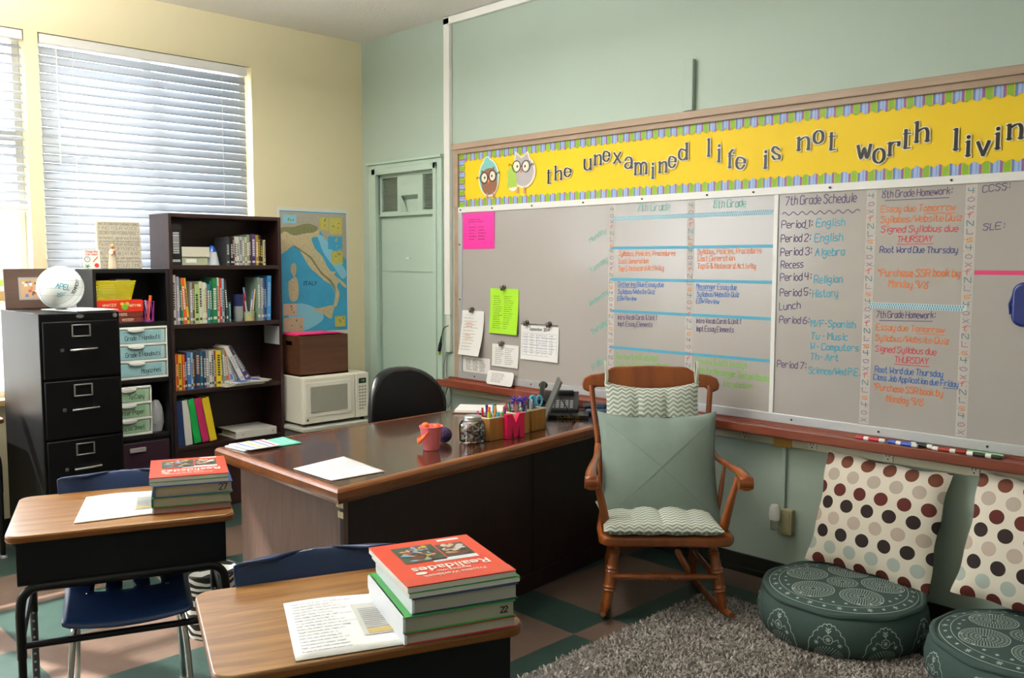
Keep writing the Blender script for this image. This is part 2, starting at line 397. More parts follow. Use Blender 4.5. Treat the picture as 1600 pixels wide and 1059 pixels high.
# white raceway up to the ceiling and along it, painted box above the board, raceway under the board
mb = MB(); mb.box(.99, 1.05, -.03, 0, 1.24, 3.235); mb.box(.99, 8, -.03, 0, 3.19, 3.24)
struct('trim_2', mb, white_p, bevel=.004)
mb = MB(); mb.box(1.0, 1.045, -.025, 0, .98, 1.24)
struct('trim_3', mb, mat('grey_white_conduit', 'C8D2C8', .5), bevel=.004)
struct('trim_4', B(2.94, 3.0, -.03, 0, 2.395, 2.66), wall_green, bevel=.004)
rw = struct('trim_5', B(1.08, 7.5, -.03, 0, .70, .755), mat('cream_raceway', 'CFCBB0', .5), bevel=.003)
B(3.52, 3.617, -.034, -.028, .695, .758).build('joint_cover', mat('ochre_tape', 'B98A3C', .6), rw, bevel=.002)
for k in range(10):
    x = 2.6+k*.355 if k < 2 else 3.36+(k-2)*.365
    o = B(x-.022, x+.022, -.034, -.029, .706, .749).build('outlet_face', mat('ivory_outlet', 'DAD6C4', .45), rw, bevel=.002)
    mb = MB()
    for dx, dz, w, h in ((-.008, .006, .003, .01), (.006, .006, .003, .01), (0, -.01, .006, .006)): mb.box(x+dx-w/2, x+dx+w/2, -.0352, -.0338, .7275+dz-h/2, .7275+dz+h/2)
    mb.build('slot', black_p, o, smooth=False)
mb = MB(); mb.box(3.56, 3.58, -.018, 0, .38, .70); struct('trim_6', mb, wall_green, bevel=.003)
# wooden marker tray under the board
mb = MB(); mb.prism([(-.005, .812), (-.03, .812), (-.03, .800), (-.13, .792), (-.13, .806), (-.142, .806), (-.142, .765), (-.13, .758), (-.005, .758)], lambda u, v, d: (d, u, v), 1.03, 7.5)
tray = mb.build('marker_tray', tray_w, smooth=False, bevel=.002)
tag(tray, 'long reddish brown wooden tray running under the whiteboard', 'tray')
# floor outlet with plug-in freshener
t = thing('wall_outlet', 'tan wall outlet box low on the green wall beside rocking chair', 'outlet', (3.585, 0, .325))
B(-.032, .045, -.035, 0, -.065, .06).build('outlet_box', mat('tan_outlet', 'A79F78', .5), t, bevel=.004)
B(-.02, .033, -.038, -.034, -.052, .048).build('face_plate', mat('tan_outlet_face', 'B7AF8A', .5), t, bevel=.002)
t = thing('air_freshener', 'white plug-in air freshener with clear bottle plugged in tan outlet', 'air freshener', (3.555, -.04, .335))
MB().lathe([(.0, .0), (.026, .0), (.028, .03), (.026, .06), (.018, .074), (0, .078)], (0, -.026, 0), 20).build('cap', white_p, t)
MB().lathe([(0, -.05), (.019, -.05), (.021, -.03), (.02, 0), (0, 0)], (0, -.026, 0), 18).build('bottle', mat('clear_bottle', 'D8DAD0', .12, trans=.7), t)
B(-.012, .012, -.012, .003, -.02, .03).build('plug_body', white_p, t, bevel=.003)
# housings made up for the added fill lamps, above the camera's view
for lx, ly in ((1.3, -3.15), (2.25, -2.2), (4.6, -4.4), (6.3, -3.3)):
    t = thing('added_fill_lamp', 'long white fill lamp added below the ceiling %s' % {(1.3, -3.15): 'beside the left window', (2.25, -2.2): 'over the big brown desk', (4.6, -4.4): 'left of where the photo was taken', (6.3, -3.3): 'at the back right of the room'}[(lx, ly)], 'lamp', (lx, ly, 2.868), 0, 'added fill lamps')
    B(-.17, .17, -.62, .62, 0, .044).build('housing', white_m, t, bevel=.004)
    for y in (-.45, .45): MB().tube([(0, y, .044), (0, y, RZ-2.868)], .005, 8).build('rod', white_m, t)
# ================================================================ BLINDS
def slat_material():
    m, nt, b = nodes_of('blind_slat', .5)
    b.inputs['Base Color'].default_value = lin('C6CCD6')
    tr = nt.nodes.new('ShaderNodeBsdfTranslucent'); tr.inputs[0].default_value = lin('C9D8EA')
    mx = nt.nodes.new('ShaderNodeMixShader'); mx.inputs[0].default_value = .22
    out = nt.nodes['Material Output']; nt.links.new(b.outputs[0], mx.inputs[1]); nt.links.new(tr.outputs[0], mx.inputs[2]); nt.links.new(mx.outputs[0], out.inputs[0])
    return m
slat_m = slat_material()
def blind(y0, y1, z0, z1, tilt, label, pitch=.052, w=.056):
    t = thing('window_blind', label, 'blinds', (-.036, (y0+y1)/2, z0)); hw = (y1-y0)/2
    h = z1-z0
    B(-.025, .035, -hw, hw, h-.055, h).build('head_rail', white_m, t, bevel=.004)
    mb = MB(); k = 0; z = h-.09
    while z > .04:
        pts = []
        for q in range(5):
            s = -w/2+w*q/4; bow = .004*(1-(2*q/4-1)**2)
            pts.append((s*math.cos(tilt)+bow*math.sin(tilt), s*-math.sin(tilt)+bow*math.cos(tilt)))
        vs = [(x, -hw+.006, z+dz) for x, dz in pts]+[(x, hw-.006, z+dz) for x, dz in pts]
        mb.add(vs, [(q, q+1, q+6, q+5) for q in range(4)]); z -= pitch
    mb.build('slats', slat_m, t, recalc=False, solid=.0015)
    B(-.02, .02, -hw+.004, hw-.004, 0, .022).build('bottom_rail', white_m, t, bevel=.003)
    for yy in (-hw*.72, hw*.72):
        mb = MB()
        mb.tube([(.028, yy, .01), (.028, yy, h-.05)], .0014, 5); mb.tube([(-.026, yy, .01), (-.026, yy, h-.05)], .0014, 5)
        mb.build('ladder_cord', white_p, t)
    MB().tube([(.033, -hw*.86, h-.06), (.034, -hw*.86, h-.75)], .004, 6).build('tilt_wand', white_p, t)
    return t
blind(-2.262, -.945, .84, 2.925, R(70), 'large white blind, nearly closed, over window behind the bookcases', .052, .054)
blind(-3.69, -2.35, 1.9, 2.925, R(28), 'white blind at left photo edge, raised part way with open slats')
# ================================================================ WHITEBOARD
wb = thing('whiteboard', 'long grey-white whiteboard covered in handwritten class schedules and homework', 'whiteboard', (0, 0, 0))
B(1.15, 3.487, -.018, 0, .84, 1.945).build('board_panel', board_m, wb, smooth=False)
B(3.503, 6.8, -.018, 0, .84, 1.945).build('board_panel', board_m, wb, smooth=False)
B(3.483, 3.507, -.024, -.002, .84, 1.945).build('divider_strip', white_m, wb, bevel=.002)
B(1.133, 6.8, -.026, 0, 1.932, 1.97).build('top_rail', white_m, wb, bevel=.003)
B(1.133, 1.17, -.026, 0, .84, 1.935).build('side_rail', alu, wb, bevel=.003)
B(1.133, 6.8, -.028, 0, .813, .858).build('bottom_rail', alu, wb, bevel=.003)
scr = None
for x, z in [(x, 1.951) for x in (1.16, 1.47, 1.83, 2.25, 2.68, 3.1, 3.37, 3.77, 4.31, 4.86)]+[(1.151, z) for z in (1.72, 1.35, 1.05)]+[(x, .836) for x in (1.3, 1.83, 2.9, 3.61, 4.04, 4.5)]:
    if scr is None: scr = MB().lathe([(0, .02), (.006, .02), (.005, .031), (0, .032)], (0, 0, 0), 8, 0, 'y', Matrix.Scale(-1, 4, Vector((0, 1, 0)))).build('screw', mat('dark_screw', '3A3A3A', .4, metal=.6), wb); o = scr
    else: o = scr.copy(); C.objects.link(o)
    o.location = (x, 0, z)
wfn = lambda u, v, e=0: (u, -.0186-e, v)
tapeb = mat('blue_tape', '4A9DBB', .45)
for x0, x1 in ((2.455, 3.0), (3.0, 3.487)):
    for z in (1.683, 1.505, 1.324, 1.114):
        mb = MB(); mb.prism([(x0, z-.008), (x1, z-.008), (x1, z+.008), (x0, z+.008)], lambda u, v, d: (u, -.018-d, v), 0, .0009); mb.build('blue_tape', tapeb, wb, smooth=False)
def checker_strip(x0, x1, z, name='checker_tape', n=None):
    mb = MB(); c = .0105
    mb.add([wfn(x0, z-.013, .0001), wfn(x1, z-.013, .0001), wfn(x1, z+.013, .0001), wfn(x0, z+.013, .0001)], [(0, 1, 2, 3)], 0)
    k = 0; x = x0
    while x < x1-c:
        for r_ in range(2):
            zz = z-.012+r_*.012; xx = x+(c if r_ else 0)*.5
            mb.add([wfn(xx, zz, .0004), wfn(xx+c*.5, zz, .0004), wfn(xx+c*.5, zz+.0115, .0004), wfn(xx, zz+.0115, .0004)], [(0, 1, 2, 3)], 1)
        x += c
    return mb.build(name, [mat('tape_white', 'C9D3D3', .5), tapeb], wb, smooth=False)
checker_strip(2.47, 3.487, 1.85); checker_strip(3.97, 4.39, 1.41)
B(4.415, 5.6, -.0192, -.018, 1.553, 1.571).build('pink_tape', mat('pink_tape', 'DB3A73', .45), wb, smooth=False)
STR = [mat('strip_white', 'B9B5AF', .5), mat('strip_red', 'C4606A', .5), mat('strip_orange', 'D08A4C', .5), mat('strip_teal', '58808C', .5), mat('strip_grey', '8A7C92', .5)]
def letter_strip(x, z0, z1, w=.046):
    mb = MB(); mb.add([wfn(x-w/2, z0), wfn(x+w/2, z0), wfn(x+w/2, z1), wfn(x-w/2, z1)], [(0, 1, 2, 3)], 0)
    z = z1-.025; seq = '4=xfNL'; k = 0
    while z > z0+.02:
        ch = '4oxfNLs'[k % 7]; c = [3, 4, 4, 1, 3, 4, 2][k % 7]
        ink(mb, ch, lambda u, v: wfn(u, v, .0005), x-.012, z-.012, x+.012, z-.012, .022, .0036, c, 0, 0)
        for q in range(3):
            a = random.uniform(-w/2, w/2-.006); b = random.uniform(-.015, .012)
            ribbon(mb, [(x+a, z+b), (x+a+random.uniform(.002, .006), z+b+random.uniform(-.006, .006))], .0022, lambda u, v: wfn(u, v, .0005), random.choice([1, 2, 4, 1]))
        z -= .034; k += 1
    mb.build('letter_border_strip', STR, wb, smooth=False)
letter_strip(2.462, .87, 1.93); letter_strip(2.998, .87, 1.93); letter_strip(3.966, .862, 1.93); letter_strip(4.39, .862, 1.93)
TX = [
('H', '7th Grade', 2.637, 1.886, 2.859, 1.882, 0.042, 'teal'), ('H', '8th Grade', 3.134, 1.883, 3.323, 1.883, 0.039, 'teal'),
('D', 'Monday', 2.3, 1.714, 2.419, 1.776, 0.03, 'teal'), ('D', 'Tuesday', 2.305, 1.537, 2.433, 1.609, 0.03, 'teal'), ('D', 'Wednesday', 2.304, 1.344, 2.442, 1.424, 0.03, 'teal'),
('D', 'Thursday', 2.322, 1.176, 2.434, 1.245, 0.031, 'teal'), ('D', 'Friday', 2.332, 0.968, 2.415, 1.022, 0.036, 'teal'),
('a', 'Syllabus, Policies, Procedures', 2.512, 1.639, 2.901, 1.639, 0.026, 'orange'), ('a', 'Lost Generation', 2.515, 1.596, 2.723, 1.598, 0.026, 'orange'), ('a', 'Top 5 Notecard Activity', 2.51, 1.553, 2.826, 1.56, 0.028, 'orange'),
('b', 'Syllabus, Policies, Procedures', 3.042, 1.645, 3.419, 1.649, 0.027, 'orange'), ('b', 'Lost Generation', 3.046, 1.609, 3.267, 1.612, 0.027, 'orange'), ('b', 'Top 5 & Notecard Activity', 3.044, 1.571, 3.388, 1.573, 0.026, 'orange'),
('c', 'Gathering Blue Essay due', 2.512, 1.466, 2.828, 1.468, 0.025, 'blue'), ('c', 'Syllabus/Website Quiz', 2.512, 1.423, 2.77, 1.43, 0.025, 'blue'), ('c', 'EBW Review', 2.51, 1.385, 2.644, 1.39, 0.023, 'blue'),
('d', 'Messenger Essay due', 3.04, 1.464, 3.281, 1.462, 0.027, 'blue'), ('d', 'Syllabus/Website Quiz', 3.044, 1.423, 3.297, 1.427, 0.025, 'blue'), ('d', 'EBW Review', 3.042, 1.388, 3.18, 1.389, 0.024, 'blue'),
('e', 'Intro Vocab Cards & Unit 1', 2.512, 1.277, 2.785, 1.286, 0.025, 'purple'), ('e', 'Impt Essay Elements', 2.512, 1.24, 2.757, 1.246, 0.025, 'purple'),
('f', 'Intro Vocab Cards & Unit 1', 3.043, 1.283, 3.31, 1.29, 0.024, 'purple'), ('f', 'Impt Essay Elements', 3.044, 1.24, 3.271, 1.245, 0.027, 'purple'),
('g', 'Review & edit essays', 2.508, 1.049, 2.796, 1.061, 0.033, 'green'), ('g', 'Prep for Blue Test on Monday', 2.509, 1.003, 2.877, 1.027, 0.028, 'green'),
('h', 'Review & edit essays', 3.043, 1.066, 3.351, 1.067, 0.032, 'green'), ('h', 'Prep for Messenger Test on Monday', 3.044, 1.02, 3.483, 1.01, 0.032, 'green'), ('h', 'Introduction', 3.214, 0.962, 3.385, 0.965, 0.029, 'green'),
('i', '7th Grade Schedule', 3.541, 1.88, 3.894, 1.88, 0.04, 'purple'),
('j', 'Period 1:', 3.524, 1.769, 3.681, 1.771, 0.034, 'purple'), ('j', 'Period 2:', 3.523, 1.701, 3.675, 1.705, 0.034, 'purple'), ('j', 'Period 3:', 3.523, 1.635, 3.683, 1.641, 0.035, 'purple'),
('j', 'Recess', 3.527, 1.573, 3.643, 1.58, 0.034, 'purple'), ('j', 'Period 4:', 3.525, 1.512, 3.685, 1.521, 0.034, 'purple'), ('j', 'Period 5:', 3.526, 1.437, 3.683, 1.447, 0.034, 'purple'),
('j', 'Lunch', 3.524, 1.371, 3.634, 1.381, 0.034, 'purple'), ('k', 'English', 3.705, 1.772, 3.843, 1.773, 0.035, 'cyan'), ('k', 'English', 3.699, 1.701, 3.835, 1.704, 0.035, 'cyan'),
('k', 'Algebra', 3.703, 1.633, 3.846, 1.637, 0.035, 'cyan'), ('k', 'Religion', 3.702, 1.504, 3.84, 1.511, 0.035, 'cyan'), ('k', 'History', 3.696, 1.437, 3.82, 1.445, 0.035, 'cyan'),
('j', 'Period 6:', 3.526, 1.308, 3.681, 1.309, 0.032, 'purple'), ('j', 'Period 7:', 3.521, 1.088, 3.672, 1.091, 0.032, 'purple'),
('k', 'M/F-Spanish', 3.691, 1.298, 3.91, 1.302, 0.031, 'cyan'), ('k', 'Tu - Music', 3.693, 1.238, 3.875, 1.242, 0.031, 'cyan'), ('k', 'W - Computers', 3.693, 1.187, 3.928, 1.196, 0.031, 'cyan'),
('k', 'Th- Art', 3.693, 1.139, 3.834, 1.142, 0.031, 'cyan'), ('k', 'Science/Wed P.E.', 3.688, 1.071, 3.94, 1.083, 0.031, 'cyan'),
('l', '8th Grade Homework:', 4.013, 1.892, 4.311, 1.893, 0.03, 'purple'), ('m', 'Essay due Tomorrow', 4.011, 1.828, 4.326, 1.824, 0.028, 'orange'), ('m', 'Syllabus/Website Quiz', 4.01, 1.781, 4.354, 1.78, 0.028, 'orange'),
('m', 'Signed Syllabus due', 4.014, 1.738, 4.341, 1.735, 0.027, 'red'), ('m', 'THURSDAY', 4.089, 1.693, 4.238, 1.694, 0.025, 'red'), ('m', 'Root Word Due Thursday', 4.012, 1.648, 4.343, 1.644, 0.026, 'navy'),
('m', '*Purchase SSR book by', 4.006, 1.541, 4.357, 1.544, 0.031, 'orange'), ('m', 'Monday 9/8', 4.057, 1.495, 4.227, 1.491, 0.03, 'orange'), ('n', '7th Grade Homework:', 4.007, 1.355, 4.264, 1.363, 0.029, 'purple'),
('o', 'Essay due Tomorrow', 4.008, 1.299, 4.304, 1.302, 0.026, 'orange'), ('o', 'Syllabus/Website Quiz', 4.005, 1.25, 4.324, 1.254, 0.026, 'orange'), ('o', 'Signed Syllabus due', 4.007, 1.2, 4.274, 1.204, 0.027, 'red'),
('o', 'THURSDAY', 4.097, 1.158, 4.242, 1.161, 0.026, 'red'), ('o', 'Root Word due Thursday', 4.01, 1.106, 4.305, 1.11, 0.027, 'blue'), ('o', 'Class Job Application due Friday', 4.004, 1.071, 4.37, 1.073, 0.025, 'blue'),
('o', '*Purchase SSR book by', 4.007, 1.025, 4.307, 1.025, 0.028, 'orange'), ('o', 'Monday 9/8', 4.066, 0.977, 4.227, 0.976, 0.029, 'orange'),
('p', 'CCSS:', 4.433, 1.893, 4.535, 1.901, 0.027, 'purple'), ('p', 'SLE:', 4.441, 1.738, 4.521, 1.741, 0.026, 'purple')]
blocks = {}
for t_ in TX: blocks.setdefault((t_[0], t_[7] if t_[0] not in 'mo' else 'mix'), []).append(t_)
inkn = list(INK)
f2 = lambda u, v: wfn(u, v, .0006)
for (g_, c_), L_ in blocks.items():
    mb = MB()
    for (_, s, x0, z0, x1, z1, h, col) in L_:
        ink(mb, s, f2, x0, z0, x1, z1, h, .0044 if h > .03 else .0036, inkn.index(col))
        if s == 'Essay due Tomorrow': ribbon(mb, [(x0+.6*(x1-x0), z1-.009), (x1, z1-.01)], .003, f2, inkn.index(col))
        if s == 'THURSDAY' : ribbon(mb, [(x0, z0-.009), (x1+.005, z1-.01)], .003, f2, inkn.index(col))
        if 'Homework' in s: ribbon(mb, [(x0+.015, z0-.013), (x1-.01, z1-.014)], .0032, f2, inkn.index(col))
        if s in ('Gathering Blue Essay due', 'Messenger Essay due'): ribbon(mb, [(x0, z0-.007), (x0+.43*(x1-x0), z1-.007)], .003, f2, inkn.index(col))
        if 'due Friday' in s: ribbon(mb, [(x1-.06, z1-.009), (x1, z1-.008)], .003, f2, inkn.index(col))
    if g_ == 'i':
        w_ = [(3.528+.385*q/48, 1.842-.004+.008*math.sin(q/48*2*pi*8.5)) for q in range(49)]
        ribbon(mb, w_, .004, f2, inkn.index('purple'))
    if g_ == 'j': ribbon(mb, [(3.645, 1.765), (3.662, 1.765)], .003, f2, inkn.index('purple'))
    mb.build('handwriting', [INK[k] for k in inkn], wb, smooth=False)
# blue holder stuck on the board at the photo's right edge
t = thing('magnetic_holder', 'navy blue rounded magnetic holder on whiteboard at right photo edge', 'holder', (4.625, -.02, 1.435))
MB().prism(rrect(-.05, .05, -.09, .09, .045, 8), lambda u, v, d: (u, -d, v), 0, .05).build('holder_body', mat('cobalt_plastic', '1B2E78', .25), t, bevel=.012, seg=4)
MB().tube([(-.05, -.02, .04), (-.06, -.03, .0), (-.056, -.025, -.04)], .006, 8).build('clip', mat('cobalt_plastic', '1B2E78', .25), t)
# ================================================================ PAPERS ON THE BOARD
def paper_on_board(label, x0, x1, z0, z1, m, cat='paper', n=0, cols=1, pm=None, lean=.0, skew=.0, name='pinned_paper', extra=None):
    t = thing(name, label, cat, ((x0+x1)/2, -.02, z0)); w = (x1-x0)/2; h = z1-z0
    mb = MB(); ns = 8
    for side in (0, 1):
        vs = []
        for i in range(ns+1):
            v = h*i/ns; c = lean*(1-i/ns)**2
            vs += [(-w+skew*(1-i/ns)*0, -.001-c-side*.0008, v+skew*w*-1), (w+skew*(1-i/ns)*.3, -.001-c*1.6-side*.0008, v-skew*w*-1)]
        mb.add(vs, [(2*i, 2*i+1, 2*i+3, 2*i+2) for i in range(ns)])
    mb.build('sheet', m, t, recalc=False)
    pf = lambda u, v, e=.0025: (u, -e-lean*(1-v/h)**2*1.3, v)
    if n:
        mb = MB(); lines(mb, pf, -w*.75, w*.75, h*.12, h*.82, n, .0035, 0, int(x0*1000), cols); mb.build('print', pm or grey_txt, t, smooth=False)
    if extra: extra(t, w, h, pf)
    return t
def clip(x, z, what):
    t = thing('magnet_clip', 'small round magnetic clip holding '+what, 'clip', (x, -.021, z))
    MB().lathe([(0, 0), (.014, 0), (.015, .008), (.011, .012), (0, .012)], (0, 0, 0), 14, 0, 'y', Matrix.Scale(-1, 4, Vector((0, 1, 0)))).build('magnet', mat('clip_metal', '6C665C', .3, metal=.8), t)
    mb = MB(); mb.box(-.011, .011, -.026, -.01, -.022, -.004); mb.tube([(-.01, -.022, -.004), (-.012, -.03, .006), (.012, -.03, .006), (.01, -.022, -.004)], .0018, 6); mb.build('jaw', mat('clip_metal', '6C665C', .3, metal=.8), t, bevel=.002)
paper_on_board('hot pink laminated sheet taped at whiteboard top left corner', 1.178, 1.486, 1.69, 1.928, mat('hot_pink_sheet', 'FF3DA6', .3), n=0, name='laminated_sheet', extra=lambda t, w, h, pf: (lambda mb: (lines(mb, pf, -.1, .1, .19, .175, 2, .006, 0, 5), lines(mb, pf, -.09, .09, .06, .14, 5, .006, 0, 6, 2), mb.build('print', mat('dark_pink_print', '8E2A62', .6), t, smooth=False)))(MB()))
paper_on_board('lime green sheet of paper clipped to the whiteboard', 1.449, 1.711, 1.14, 1.432, mat('lime_paper', 'A6DE2E', .7), n=16, cols=2, pm=mat('green_print', '5D8A1E', .8), lean=.012)
paper_on_board('tall white list with orange lines clipped at whiteboard left edge', 1.163, 1.388, .98, 1.278, paper_w, n=11, lean=.035, pm=mat('warm_grey_print', 'A99A94', .8), extra=lambda t, w, h, pf: (lambda mb: (lines(mb, lambda u, v: pf(u, v, .003), -.06, .03, .21, .19, 2, .006, 0, 9), lines(mb, lambda u, v: pf(u, v, .003), -.06, .03, .13, .11, 2, .006, 0, 10), mb.build('orange_print', mat('orange_print', 'DE8A5E', .7), t, smooth=False)))(MB()))
paper_on_board('small white two-column list clipped below the lime green sheet', 1.467, 1.712, .925, 1.07, paper_w, n=9, cols=2, lean=.006)
paper_on_board('white printed table taped at whiteboard bottom left corner', 1.175, 1.445, .862, .966, paper_w, n=9, cols=3, pm=mat('dark_print', '5A5A5E', .8))
def cal(t, w, h, pf):
    mb = MB()
    for k in range(8): x = -w*.92+2*w*.92*k/7; ribbon(mb, [(x, .03), (x, h*.76)], .0015, pf, 0)
    for k in range(7): z = .03+(h*.76-.03)*k/6; ribbon(mb, [(-w*.92, z), (w*.92, z)], .0015, pf, 0)
    lines(mb, pf, -w*.85, w*.85, .045, h*.7, 8, .004, 0, 44, 5); mb.build('grid', mat('blue_grey_print', '9A9AB4', .8), t, smooth=False)
    font('September 2014', .032, mat('dark_print', '5A5A5E', .8), t, (0, -.004, h*.88), (pi/2, 0, 0), sx=.8)
    mb = MB()
    for k in range(26):
        x = -w*.96+2*w*.96*k/25; mb.tube([(x, -.001, h-.006), (x, -.007, h), (x, -.004, h+.007), (x, 0, h)], .0016, 5)
    mb.build('wire_binding', black_p, t)
paper_on_board('September wall calendar with wire binding clipped to the whiteboard', 1.734, 2.058, .99, 1.212, paper_w, 'calendar', lean=.006, name='calendar', extra=cal)
clip(1.58, 1.442, 'the lime green sheet'); clip(1.275, 1.288, 'the tall white list'); clip(1.565, 1.08, 'the small two-column list')
clip(1.79, 1.225, 'left end of the calendar'); clip(1.985, 1.225, 'right end of the calendar')
t = thing('rule_card', 'white card with rounded corners leaning on the whiteboard tray', 'card', (1.57, -.06, .806), (R(-14), 0, 0))
MB().prism(rrect(-.122, .122, 0, .092, .02), lambda u, v, d: (u, -d, v), 0, .003).build('card', paper_w, t)
mb = MB(); lines(mb, lambda u, v: (u, -.0036, v), -.08, .08, .018, .072, 6, .004, 0, 12); mb.build('print', grey_txt, t, smooth=False)
# markers on the tray
def marker(x, col, label, flip=False, y=-.085):
    t = thing('dry_erase_marker', label, 'marker', (x, y, .8085), (0, R(-4.5)*0, R(random.uniform(-5, 5)+(180 if flip else 0))), 'markers on the wooden tray')
    cm = mat('cap_'+col, col, .35)
    MB().lathe([(0, -.065), (.007, -.065), (.0095, -.06), (.0095, .03), (0, .03)], (0, 0, 0), 14, 0, 'x').build('barrel', white_p, t)
    MB().lathe([(0, .03), (.0085, .03), (.0085, .066), (.006, .07), (0, .07)], (0, 0, 0), 14, 0, 'x').build('cap', cm, t)
    MB().lathe([(0, -.04), (.0098, -.04), (.0098, .008), (0, .008)], (0, 0, 0), 14, 0, 'x').build('label_band', cm, t)
marker(4.03, 'C02A36', 'red marker with red label, leftmost marker on the wooden tray', True)
marker(4.175, '2A4FB4', 'blue marker, second from left on the wooden tray', True)
marker(4.262, '26282C', 'black marker peeking out right of the blue marker', False, -.06)
marker(4.365, '9C3326', 'dark red marker right of the black marker on tray')
marker(4.505, '3C3A36', 'dark grey labelled marker, rightmost marker on the wooden tray')
t = thing('green_marker', 'thin green marker lying behind the dark grey marker on tray', 'marker', (4.5, -.05, .81))
MB().lathe([(0, -.07), (.007, -.07), (.007, .07), (0, .07)], (0, 0, 0), 12, 0, 'x').build('barrel', mat('pale_green_plastic', '8CC08A', .4), t)
# ================================================================ BANNER OVER THE BOARD
bn = thing('bulletin_board', 'long yellow bulletin board with striped scalloped border and taupe frame above whiteboard', 'bulletin board', (0, 0, 0))
mb = MB(); FR = [(1.088, 1.134, 1.966, 2.367), (1.134, 6.9, 2.322, 2.367)]
for x0, x1, z0, z1 in FR: mb.box(x0, x1, -.03, 0, z0, z1)
mb.box(1.088, 6.9, -.045, 0, 2.352, 2.39); mb.box(1.088, 1.132, -.024, 0, .815, 1.966)
mb.build('frame', frame_tan, bn, smooth=False, bevel=.004)
yel = mat('yellow_paper', 'EDC90E', .6, bump=.12, bscale=7)
B(1.134, 3.6, -.010, 0, 1.972, 2.325).build('backing_paper', yel, bn, smooth=False)
B(3.597, 6.8, -.011, 0, 1.972, 2.325).build('backing_paper', yel, bn, smooth=False)
SC = [mat('stripe_'+c, c, .5) for c in ('7FAE1E', '5E79A8', '9EB2DC', '8E5E8E', 'D9B83A', '7D9CC8')]
seq = [(0, 2.2), (4, .3), (1, .9), (2, 1.1), (5, .5), (2, .6), (3, 1.0), (4, .2)]
def border(horizontal, a0, a1, edge, inner, sign):
    # stripes run across the border; the inner edge is scalloped with a rounded wave
    mb = MB(); a = a0; k = 0; u = .0118
    per = .094
    while a < a1:
        c, w = seq[k % len(seq)]; w *= u; b = min(a+w, a1); n = 3
        for q in range(n):
            s0 = a+(b-a)*q/n; s1 = a+(b-a)*(q+1)/n
            h0 = inner+sign*.015*abs(math.sin(pi*s0/per*2)); h1 = inner+sign*.015*abs(math.sin(pi*s1/per*2))
            if horizontal: vs = [(s0, -.0135, edge), (s1, -.0135, edge), (s1, -.0135, h1), (s0, -.0135, h0)]
            else: vs = [(edge, -.0145, s0), (edge, -.0145, s1), (h1, -.0145, s1), (h0, -.0145, s0)]
            mb.add(vs, [(0, 1, 2, 3)], c)
        a = b; k += 1
    mb.build('striped_border', SC, bn, smooth=False, recalc=False, solid=.0012)
border(True, 1.137, 6.7, 2.325, 2.286, -1); border(True, 1.137, 6.7, 1.97, 2.007, 1); border(False, 1.972, 2.325, 1.135, 1.178, 1)
# letters cut from paper
serif_b = mat('black_letter', '141210', .3); serif_h = mat('cream_letter_edge', 'F0E6BE', .3)
G2 = dict(G)
G2.update({'t': '181323324 3'.replace(' ', ''), 'a': '0616263532 0303122234 351', 'f': '3738281712', 'i': '1612', 'l': '1812'})
G2['t'] = '17131232 0636'; G2['a'] = '0516263532 341403122233'
G2['f'] = '382817 1712 0636'; G2['u'] = '0603122233 3632'; G2['r'] = '0602 05163635'; G2['d'] = '3832 3516050312 2233'.replace('12 2233', '122233'); G2['h'] = '0802 05263532'; G2['n'] = '0602 05263532'
G2['m'] = '0602 05162522 25364542'; G2['s'] = '351605143332221203'; G2['x'] = '0632 3602'; G2['v'] = '062246'; G2['w'] = '0612253246'; G2['o'] = '160503122233352616'; G2['e'] = '043434351605031222 33'.replace(' ', '')
def cut_letter(ch, x, z, h, w, label):
    t = thing('paper_letter', label, 'letter', (x, -.0145, z)); st = []
    for s in G2[ch].split(' '):
        st.append([(int(s[i]), int(s[i+1])-2) for i in range(0, len(s)-1, 2)])
    W_ = max(p[0] for a in st for p in a)-min(p[0] for a in st for p in a); x_off = min(p[0] for a in st for p in a)
    H_ = max(p[1] for a in st for p in a)
    sx = (w*.8)/max(W_, 1.6); sy = h/H_; ox = w*.1 if W_ > 1 else w*.42
    for layer, (m_, d, grow) in enumerate(((serif_h, .0016, .010), (serif_b, .0032, 0))):
        mb = MB(); fn = lambda u, v: (u, -d, v)
        wd = lambda dx, dy: (.0048+.0100*abs(dy)**1.4)+grow
        for s in st:
            pp = [(ox+(a-x_off)*sx, b*sy) for a, b in s]
            if len(pp) > 3: pp = [(p.x, p.y) for p in bez([(a, b, 0) for a, b in pp], 4)]
            ribbon(mb, pp, wd, fn)
            straight = len(s) == 2 and s[0][0] == s[1][0]
            e = pp[-1]
            if s[-1][1] == 0 and (len(s) == 2 or abs(s[-1][0]-s[-2][0]) == 0):
                ribbon(mb, [(e[0]-.011, .002), (e[0]+.011, .002)], .0045+grow, fn)
            if straight and s[0][1] >= 4: ribbon(mb, [(pp[0][0]-.012, pp[0][1]-.002), (pp[0][0]+.003, pp[0][1]-.002)], .0045+grow, fn)
        if ch == 'i':
            mb.add([fn(ox+(.0085+grow/2)*math.cos(a), h*1.3+(.0085+grow/2)*math.sin(a)) for a in [2*pi*k/12 for k in range(12)]], [tuple(range(12))])
        mb.build('letter_face' if layer else 'cream_edge', m_, t, smooth=False, recalc=False)
